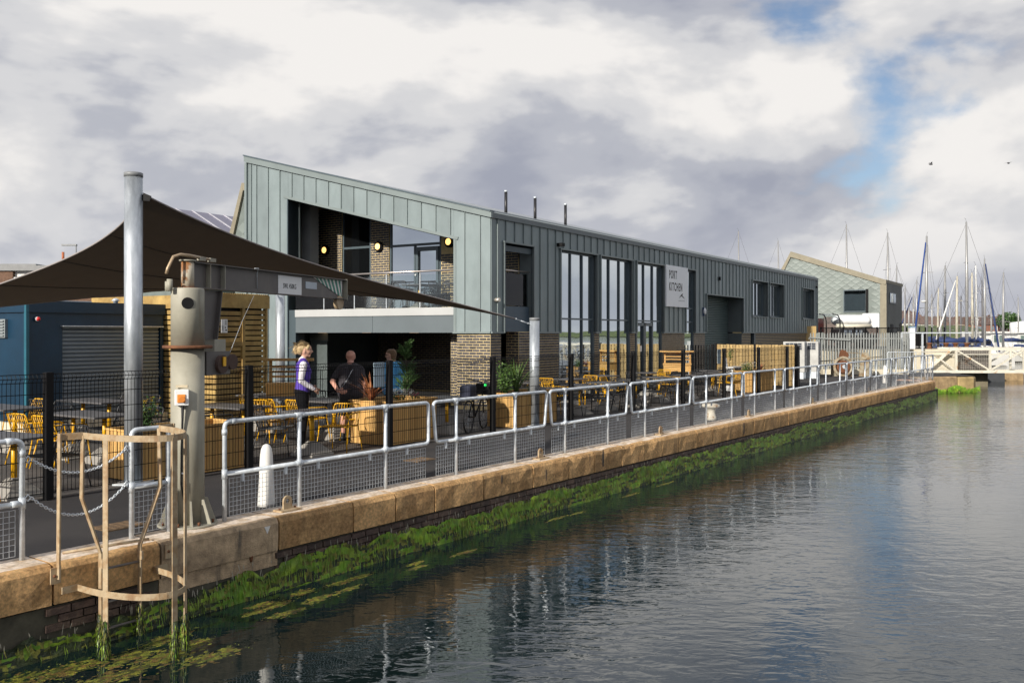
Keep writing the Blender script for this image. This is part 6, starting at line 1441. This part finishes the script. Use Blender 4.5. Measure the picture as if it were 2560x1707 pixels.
def flats():
    T = world_thing('brick_flats', 'brown brick flats with white windows and chimney beyond the sail', 'building', -44, 60, 0, .02); bb = M('flats_brick', (.15, .085, .055), .85, 0, .25, 8., .3, 30.)
    MB().box(0, 10.6, 0, 10, 0, 6.15).build('wall', bb, T); MB().box(-.1, 12.2, -.15, 10, 6.15, 6.6).build('parapet', M('grey_boarding', (.26, .265, .27), .7, 0, .1, 4.), T); MB().box(10.62, 12.1, .25, 10, 0, 6.14).build('wall', whitep, T)
    fr_ = MB().box(10.64, 12.6, .05, .2, 4.75, 5.72).build('window_frame', whitep2, T)
    for k in range(4): MB().box(10.72 + k * .48, 11.12 + k * .48, .03, .05, 4.85, 5.62).build('pane', glass, fr_)
    MB().box(12.2, 16, 0.02, 10, 0, 6.1).build('wall', bb, T); MB().box(12.2, 16.2, -.15, 10, 6.1, 6.5).build('parapet', MATS['grey_boarding'], T)
    c = MB().box(11.7, 12.4, 4, 4.8, 6.5, 7.05).build('chimney', M('chimney_brick', (.36, .25, .10), .85, 0, .2, 6.), T)
    for k, h in ((11.85, .75), (12.05, .32), (12.22, .30)): MB().cyl((k, 4.4, 7.05), (k, 4.4, 7.05 + h), .09, n=10).build('chimney_pot', M('terracotta', (.40, .13, .06), .8), c)
flats()
t = world_thing('street_lamp', 'slim street lamp head above the shade sail edge', 'street lamp', -33.9, 70, 0); MB().cyl((0, 0, 0), (0, 0, 8.8), .07, .05, n=8).build('column', M('lamp_grey', (.22, .23, .24), .5), t); MB().box(-1.1, .05, -.1, .1, 8.75, 8.88).build('lamp_head', MATS['lamp_grey'], t)
# ---------------------------------------------------------------- yard things
def yard_things():
    t = world_thing('cycle_shelter', 'curved clear cycle shelter on dark hoops in the yard', 'shelter', 17.55, 53, 1.12, .0)
    arc = [(0, .55 * math.cos(q) - .0, 1.55 + .6 * math.sin(q)) for q in [math.pi / 2 * k / 8 for k in range(9)]]
    for x in (0, .75, 1.55): MB().tube([(x, -.6, 0), (x, -.6, 1.4)] + [(x, -.6 + .6 * (1 - math.cos(q)), 1.4 + .55 * math.sin(q)) for q in [math.pi / 2 * k / 6 for k in range(1, 7)]] + [(x, .6, 2.0)], .035, 8).build('hoop', blackp, t)
    vs = [(x, -.62 + .6 * (1 - math.cos(q)), 1.42 + .55 * math.sin(q)) for x in (0, 1.6) for q in [math.pi / 2 * k / 6 for k in range(7)]] ; MB().add(vs, [(k, k+1, 8+k, 7+k) for k in range(6)], 0, True).build('clear_roof', clearg, t)
    MB().box(0, 1.6, .55, .6, 1.95, 2.0).build('back_rail', galv, t); MB().box(-.3, 1.3, 1.4, 1.5, .9, 1.75).build('red_poster', M('poster', (.35, .10, .08), .6, 0, .1, 3., col2=(.06, .16, .11), mixscale=1.5), t)
    t = world_thing('inflatable_boat', 'white covered inflatable boat raised on a dark trailer', 'boat', 20.2, 54.0, 1.12, .08)
    b = MB(); N_ = 14; R2 = []
    for i in range(N_ + 1):
        u = i / N_; x = -1.05 + 2.1 * u; w = .62 * (1 - max(0, (.25 - u) / .25) ** 2) ** .5 if u < .25 else .62; h = w * .9; R2.append((x, max(w, .1), max(h, .08)))
    vs = []; M_ = 14
    for x, w, h in R2:
        for j in range(M_): q = 2*math.pi*j/M_; vs.append((x, w * math.cos(q), 1.62 + h * .62 * math.sin(q)))
    b.add(vs, [(i*M_+j, i*M_+(j+1)%M_, (i+1)*M_+(j+1)%M_, (i+1)*M_+j) for i in range(N_) for j in range(M_)] + [tuple(range(M_))[::-1], tuple(range(N_*M_, N_*M_+M_))], 0, True); b.build('cover', whitep2, t)
    MB().tube([(-1.0, -.5, 1.3), (0, -.66, 1.28), (1.05, -.66, 1.3)], .12, 10).build('tube', M('cream_hypalon', (.62, .58, .48), .6), t); MB().box(1.0, 1.75, -.4, .4, 1.15, 2.05).build('outboard_box', whitep2, t, bevel=.05)
    for x in (-.6, .6): MB().box(x, x + .1, -.5, .5, 0, 1.2).build('cradle', blackp, t)
    t = world_thing('parked_van', 'dark van mostly hidden behind the black yard railings', 'van', 19.9, 51.8, 1.12, 0)
    MB().prism([(-1.1, 0, .3), (1.1, 0, .3), (1.1, 0, .75), (.75, 0, .8), (.5, 0, 1.12), (-1.05, 0, 1.12), (-1.1, 0, .8)], (0, 1.4, 0)).build('body', M('van_paint', (.02, .02, .022), .3), t, bevel=.05, seg=2)
    for x in (-.85, -.2): MB().box(x, x + .5, -.01, 0, .76, 1.04).build('side_window', glass, t)
    for x in (-.65, .65): MB().cyl((x, -.02, .28), (x, .15, .28), .28, n=18).build('wheel', blackrub, t)
    t = world_thing('yard_railing', 'black vertical bar railing along the raised yard', 'fence', 17.0, 49.6, 1.12, .0)
    for k in range(7): MB().box(k * .62, k * .62 + .07, 0, .07, 0, 1.2).build('post', blackp, t)
    bars = MB()
    for k in range(60): bars.box(.07 + k * .072, .085 + k * .072, .02, .035, .05, 1.15)
    stuff(bars.build('bars', blackp, t)); MB().box(0, 4.4, .0, .05, 1.12, 1.17).build('top_rail', blackp, t); MB().box(-1.0, -.2, .1, .14, 0, 1.25).build('board_panel', treated, t)
    t = world_thing('yard_railing', 'black railing and bin store right of the shingled building', 'fence', 22.2, 51.5, 1.12, .0)
    for k in range(8): MB().box(k * .36, k * .36 + .06, 0, .06, 0, 1.2).build('post', blackp, t)
    MB().box(0, 1.5, .1, .14, .1, .95).build('dark_panel', blackp, t); MB().box(-.1, .35, -.3, .1, .2, .95).build('grey_cabinet', M('cabinet_grey', (.32, .32, .30), .7), t)
yard_things()
# ---------------------------------------------------------------- marina
def hullmesh(b, L, w, h):
    n = 10; vs = []
    for i in range(n + 1):
        u = i / n; x = -L/2 + L * u; ww = w/2 * (1 - (max(0, u - .45) / .55) ** 2.2) * (.78 + .22 * min(1, u * 3)); sh = h * (1 + .18 * (u - .4) ** 2 * 2)
        vs += [(x, -ww, sh), (x, -ww * .8, .1), (x, 0, -.25), (x, ww * .8, .1), (x, ww, sh)]
    fs = [(i*5+j, i*5+j+1, (i+1)*5+j+1, (i+1)*5+j) for i in range(n) for j in range(4)] + [(i*5+4, i*5, (i+1)*5, (i+1)*5+4) for i in range(n)] + [(4, 3, 2, 1, 0)]
    b.add(vs, fs, 0, False)
hullw = M('hull_white', (.72, .72, .70), .35, 0, .04); alum = M('mast_alloy', (.34, .34, .34), .4, .3, .05); navy = M('navy_canvas', (.02, .04, .13), .7); bluec = M('blue_canvas', (.02, .06, .24), .7); wire = M('rig_wire', (.12, .12, .13), .5)
creamm = M('mast_cream', (.48, .45, .37), .45)
def yacht(x, y, H, rot, label, mast=alum, cover=navy, furl=None, L=8.5, radar=False, spread=2, thick=1.):
    t = world_thing('yacht', label, 'yacht', x, y, -.8, rot, group='yachts moored in the marina'); b = MB(); hullmesh(b, L, L * .32, .95); b.build('hull', hullw, t)
    MB().prism([(-L*.22, -L*.10, 1.0), (L*.22, -L*.07, 1.0), (L*.16, -L*.06, 1.42), (-L*.20, -L*.09, 1.5)], (0, L*.17, 0)).build('cabin', hullw, t, bevel=.05)
    for k in range(3): MB().box(-L*.16 + k * L*.1, -L*.10 + k * L*.1, -L*.098, -L*.09, 1.15, 1.32).build('cabin_window', blackp, t)
    top = H + .8; MB().tube([(.05*L, 0, 1.1), (.05*L, 0, top * .6), (.05*L - .04, 0, top)], [.11*thick, .10*thick, .06*thick], 8).build('mast', mast, t)
    MB().tube([(.05*L, 0, 2.0), (-.33*L, 0, 1.95)], .06, 8).build('boom', mast, t); MB().tube([(.04*L, 0, 2.12), (-.12*L, 0, 2.15), (-.32*L, 0, 2.05)], [.16, .2, .1], 8).build('sail_cover', cover, t)
    for k in range(spread):
        z = top * (.45 + .27 * k); MB().tube([(.05*L - .1, -.75 + .2*k, z), (.05*L, 0, z + .03), (.05*L - .1, .75 - .2*k, z)], .022, 5).build('spreader', mast, t)
    rg = MB()
    for a, c in (((.47*L, 0, 1.1), (.06*L, 0, top * .97)), ((-.49*L, 0, 1.0), (.05*L, 0, top)), ((0, -.14*L, 1.0), (.05*L, -.7, top*.45)), ((.05*L, -.7, top*.45), (.05*L, 0, top*.95)), ((0, .14*L, 1.0), (.05*L, .7, top*.45)), ((.05*L, .7, top*.45), (.05*L, 0, top*.95))): rg.tube([a, c], .011, 4, cap=False)
    rg.build('rigging', wire, t)['kind'] = 'stuff'
    if furl: MB().tube([(.46*L, 0, 1.2), (.07*L, 0, top*.95)], [.09, .05], 7).build('furled_sail', furl, t)
    if radar: MB().ball((.05*L + .22, -.1, top*.5), .2, 10, 6, 0, (1, 1, .5)).build('radar_dome', hullw, t)
    MB().tube([(.05*L - .04, 0, top), (.05*L - .1, 0, top + .3), (.05*L - .2, 0, top + .32)], .012, 4).build('wind_vane', wire, t)
    MB().prism([(-L*.34, -L*.08, 1.2), (-L*.2, -L*.08, 1.2), (-L*.2, -L*.08, 1.7), (-L*.30, -L*.08, 1.66)], (0, L*.16, 0)).build('spray_hood', cover, t, bevel=.12, seg=2)
    return t
def sx(u, d): return (u - 1280) / 2250 * d
def sh_(v, d): return 2 + (832 - v) * d / 2250
MASTS = [(1847, 578, 105, 'mast far left of the marina showing above the shuttered facade', {}), (1946, 602, 110, 'mast second from the left above the facade roof', {}), (2117, 562, 92, 'tall mast with wires just behind the shingled roof', {}), (2220, 582, 80, 'mast with crosstree above the shingled building corner', {}), (2241, 664, 100, 'short mast right behind the shingled building eave', {}),
         (2262, 716, 95, 'low mast beside the shingled building wall', {}), (2272, 744, 115, 'lowest thin mast near the shingled building', {}), (2283, 735, 105, 'low mast with furled dark sail', dict(furl=navy)), (2291, 700, 90, 'slim pale mast left of the blue furled sail', {}), (2316, 590, 74, 'tall mast with bright blue furled sail', dict(furl=bluec, radar=True, thick=1.2, rot=math.pi + .5, L=4.2)), (2330, 735, 100, 'short mast behind the blue furled sail', {}),
         (2345, 720, 88, 'cream mast behind the white pedestal', dict(mast=creamm)), (2362, 664, 82, 'mast with lanterns right of the blue furled sail', dict(thick=1.2)), (2392, 690, 78, 'cream mast with slanting white jib', dict(mast=creamm, furl=hullw, thick=1.1)), (2417, 555, 76, 'tallest mast in the marina', dict(thick=1.15)), (2431, 682, 84, 'cream mast just right of the tallest mast', dict(mast=creamm, thick=1.2)), (2440, 664, 80, 'white mast leaning close to the tallest mast', dict(mast=hullw)),
         (2456, 700, 96, 'dark thin mast between two tall masts', dict(mast=wire)), (2462, 647, 78, 'mast with purple blue furled sail right of the tallest', dict(furl=navy, rot=-1.55, L=5.5)), (2508, 681, 86, 'lone slim mast at the right edge of the marina', dict(spread=1)), (2402, 740, 110, 'low distant mast among the houses', dict(mast=wire)), (2375, 752, 120, 'faint low mast before the red roofs', {}), (2478, 760, 120, 'faint low mast before the green bank', {}), (2546, 742, 120, 'faint low mast by the white tank', {}), (2352, 770, 125, 'tiny far mast above the bin store', {}), (2444, 775, 128, 'tiny far mast above the brown roofs', {})]
rndm = random.Random(21)
for u, v, d, lab, kw in MASTS:
    x = sx(u, d); H = sh_(v, d); L = min(11, max(6.5, H * .72)); r = rndm.uniform(-.35, .35) + (math.pi if rndm.random() < .4 else 0)
    kw = dict(kw); r = kw.pop('rot', r); L = kw.pop('L', L)
    yacht(x - .05 * L * math.cos(r), d - .05 * L * math.sin(r), H, r, 'yacht with ' + lab, L=L, **kw)
def motorboat(u, d, L, rot, label, canopy=None, wheel=True):
    t = world_thing('motor_boat', label, 'motor boat', sx(u, d), d, -.8, rot, group='motor boats moored in the marina'); b = MB(); hullmesh(b, L, L * .36, 1.15); b.build('hull', hullw, t)
    MB().cyl((-L*.48, -L*.18, 1.0), (L*.3, -L*.19, 1.05), .06, n=6).build('fender_strake', navy, t)
    if wheel:
        MB().prism([(-L*.18, -L*.13, 1.1), (L*.14, -L*.13, 1.1), (L*.08, -L*.13, 2.75), (-L*.18, -L*.13, 2.75)], (0, L*.26, 0)).build('wheelhouse', hullw, t)
        for k in range(3): MB().box(-L*.15 + k * L*.085, -L*.09 + k * L*.085, -L*.137, -L*.13, 1.7, 2.5).build('cabin_window', M('pale_green_glass', (.16, .22, .20), .2), t)
        MB().box(-L*.24, L*.13, -L*.16, L*.16, 2.75, 2.86).build('roof', hullw, t, bevel=.03); MB().cyl((0, 0, 2.86), (0, 0, 3.6), .03, n=6).build('aerial', hullw, t)
    if canopy:
        MB().prism([(-L*.3, -L*.14, 1.15), (L*.05, -L*.14, 1.15), (-L*.02, -L*.14, 2.1), (-L*.25, -L*.14, 2.15)], (0, L*.28, 0)).build('canopy', canopy, t, bevel=.2, seg=2); MB().box(-L*.2, -L*.03, -L*.145, -L*.14, 1.5, 1.95).build('canopy_window', clearg, t)
motorboat(2493, 108, 8.5, .15, 'white wheelhouse motor boat with green tinted windows'); motorboat(2468, 102, 7.0, .1, 'motor boat with dark canopy and blue hull cover', navy, False); motorboat(2558, 100, 9.0, .2, 'white motor boat at the right edge with brown framed cabin'); motorboat(2352, 98, 6.5, 2.9, 'white dinghy with curved navy cover near the gate', bluec, False); motorboat(2540, 120, 9., -.1, 'white flybridge boat behind the edge boat'); motorboat(2420, 100, 7., .3, 'small white boat with sprayhood under the tallest mast', navy, False)
# ---------------------------------------------------------------- far bank
def far_bank():
    gr = M('bank_grass', (.085, .12, .035), .9, 0, .3, .25, .3, 2., col2=(.13, .15, .05), mixscale=.12)
    b = MB(); n = 40; vs = []
    for i in range(n + 1):
        u = 2180 + (2545 - 2180) * i / n; y = 215; x = sx(u, y)
        e = 1 - max(0, (i - 32) / 8) ** 2 * .75
        for dy, z in ((0, -.9), (6, .4), (26, 3.6 * e + .25 * math.sin(i * .9)), (32, 4.0 * e), (120, 4.3 * e)): vs.append((x + dy * .3, y + dy, z))
    b.add(vs, [(i*5+j, (i+1)*5+j, (i+1)*5+j+1, i*5+j+1) for i in range(n) for j in range(4)], 0, True); o = b.build('hill_bank', gr); tag(o, kind='structure')
    o = MB().add([(-900, 330, -.5), (2500, 330, -.5), (2500, 345, 3.0), (-900, 345, 3.0), (2500, 1500, 3.5), (-900, 1500, 3.5)], [(0, 1, 2, 3), (3, 2, 4, 5)]).build('far_terrain', gr); tag(o, kind='structure')
    cols = [((.34, .15, .10), (.13, .08, .065)), ((.62, .60, .55), (.15, .10, .085)), ((.60, .56, .48), (.19, .11, .085)), ((.50, .38, .24), (.15, .105, .085)), ((.60, .44, .22), (.17, .11, .085)), ((.58, .52, .44), (.15, .10, .085))]
    hs = [(2258, 250, 7, 1, 6.2), (2266, 262, 7, 0, 7.4), (2278, 258, 8, 1, 6.4), (2290, 262, 8, 2, 6.2), (2303, 255, 7, 1, 5.6), (2322, 268, 8, 3, 5.2), (2338, 270, 9, 4, 5.4), (2354, 265, 8, 3, 5.6), (2370, 262, 9, 4, 5.0), (2386, 268, 9, 3, 5.2), (2402, 265, 9, 0, 5.4), (2418, 262, 9, 5, 5.0), (2434, 270, 10, 3, 5.6), (2450, 262, 9, 5, 5.2), (2466, 258, 9, 0, 5.4), (2481, 262, 9, 5, 5.6), (2496, 265, 8, 0, 5.0), (2508, 270, 7, 1, 4.6)]
    rnd = random.Random(14)
    for i, (u, d, w, ci, h) in enumerate(hs):
        wc, rc = cols[ci]; t = world_thing('house', f'far terraced house above the green bank, {ORD[i]} from the left', 'house', sx(u, d), d, 1.5, rnd.uniform(-.1, .25), group='houses above the green bank')
        wm = M('house_wall_%d' % ci, wc, .85, 0, .1, .5); rm = M('house_roof_%d' % ci, rc, .85, 0, .15, 1.)
        e = h * .52; MB().box(-w/2, w/2, 0, 7, -3, e).build('wall', wm, t); r_ = MB().prism([(-w/2 - .2, -.3, e), (-w/2 - .2, 3.5, h * .95), (-w/2 - .2, 7.3, e)], (w + .4, 0, 0)).build('roof', rm, t)
        MB().box(w/2 - .9, w/2 - .4, 3.2, 3.7, h * .8, h * 1.06).build('chimney', rm, r_)
        for x in (-w*.3, w*.15): MB().box(x, x + 1.1, -.06, 0, e - 1.5, e - .45).build('window', M('house_glass', (.25, .30, .34), .2), t)
    for i, (u, d, r0, l) in enumerate(((2522, 250, 3.2, 'round dark tree at the end of the green bank'), (2513, 255, 2.4, 'smaller dark tree beside the last terraced house'))):
        t = world_thing('bank_tree', l, 'tree', sx(u, d), d, 2.8); MB().cyl((0, 0, 0), (0, 0, 2.2), .25, .15, n=8).build('trunk', bark, t); b = MB(); rn = random.Random(i)
        for k in range(900):
            v = Vector((rn.gauss(0, 1), rn.gauss(0, 1), rn.gauss(0, 1))).normalized() * r0 * rn.uniform(.5, 1.0); v.z = v.z * .75 + 2.6; s = rn.uniform(.15, .35); a = Vector((rn.gauss(0, 1), rn.gauss(0, 1), rn.gauss(0, 1))).normalized(); c = a.cross(Vector((rn.gauss(0, 1), rn.gauss(0, 1), rn.gauss(0, 1)))).normalized(); b.add([v - a*s, v + c*s, v + a*s, v - c*s], [(0, 1, 2, 3)])
        stuff(b.build('crown', leafd, t))
    t = world_thing('storage_tank', 'white cylindrical storage tank at the right edge', 'tank', sx(2556, 190), 190, -.5); MB().lathe([(2.4, 0), (2.4, 4.4), (2.2, 4.7), (.1, 5.0)], 36).build('shell', whitep2, t); MB().box(-6, 12, 4, 14, 0, 2.8).build('pale_shed', whitep, t); MB().cyl((-.5, -2.5, 0), (-.5, -2.5, 4.6), .12, n=6).build('pipe', galv, t)
far_bank()
for i, (u, v, l) in enumerate(((2327, 411, 'gull with raised wings in front of the white cloud'), (2521, 408, 'small dark gull close to the right edge of the sky'))):
    d = 75; t = world_thing('gull', l, 'bird', sx(u, d), d, sh_(v, d), .6 * i); up = .16 if i == 0 else .04
    MB().ball((0, 0, 0), .09, 8, 6, 0, (2., .8, .8)).build('body', M('bird_grey', (.10, .10, .11), .8), t)
    for s in (-1, 1): MB().add([(.08, 0, .02), (-.06, 0, .02), (-.04, s*.2, up), (.06, s*.2, up), (-.06, s*.4, up * .7)], [(0, 1, 2, 3), (3, 2, 4)]).build('wing', MATS['bird_grey'], t)
# ---------------------------------------------------------------- opposite side of the basin (seen in the glass)
def opposite():
    t = world_thing('transit_shed', 'long pale transit shed on the far side of the basin', 'building', 74, 30, 0, .35)
    MB().box(0, 14, -30, 22, -1, 4.4).build('wall', M('shed_cream', (.55, .57, .48), .7, 0, .1, .5), t); MB().prism([(-.3, -30, 4.4), (7, -30, 6.6), (14.3, -30, 4.4)], (0, 52, 0)).build('roof', M('shed_roof', (.42, .45, .42), .7), t)
    o = MB().box(69, 71, -60, 40, -.9, .2).build('basin_wall', stone); o.rotation_euler = (0, 0, .0); tag(o, 'sandstone wall on the far side of the basin', 'wall')
    t = world_thing('fishing_boat', 'white and blue fishing boat moored on the far side of the basin', 'boat', 31, 36.5, -.8, 1.0)
    b = MB(); hullmesh(b, 10, 3.4, 1.6); b.build('hull', M('boat_blue', (.02, .07, .15), .4), t); MB().box(-4.6, 3.5, -1.45, 1.45, 1.55, 2.0).build('bulwark', hullw, t, bevel=.05)
    MB().box(-1.5, 1.5, -1.0, 1.0, 2.0, 4.0).build('wheelhouse', hullw, t, bevel=.05)
    for k in range(3): MB().box(-1.3 + k * .9, -.6 + k * .9, -1.02, -1.0, 2.9, 3.6).build('window', glass_d, t)
    MB().box(-4.4, -1.6, -1.2, 1.2, 2.0, 2.5).build('orange_gear', M('orange_net', (.6, .14, .04), .8, 0, .3, 3.), t); MB().cyl((.5, 0, 4), (.5, 0, 8.5), .07, n=8).build('mast', hullw, t); MB().cyl((-2.5, 0, 2), (-2.5, 0, 6.2), .06, n=8).build('derrick', hullw, t)
opposite()
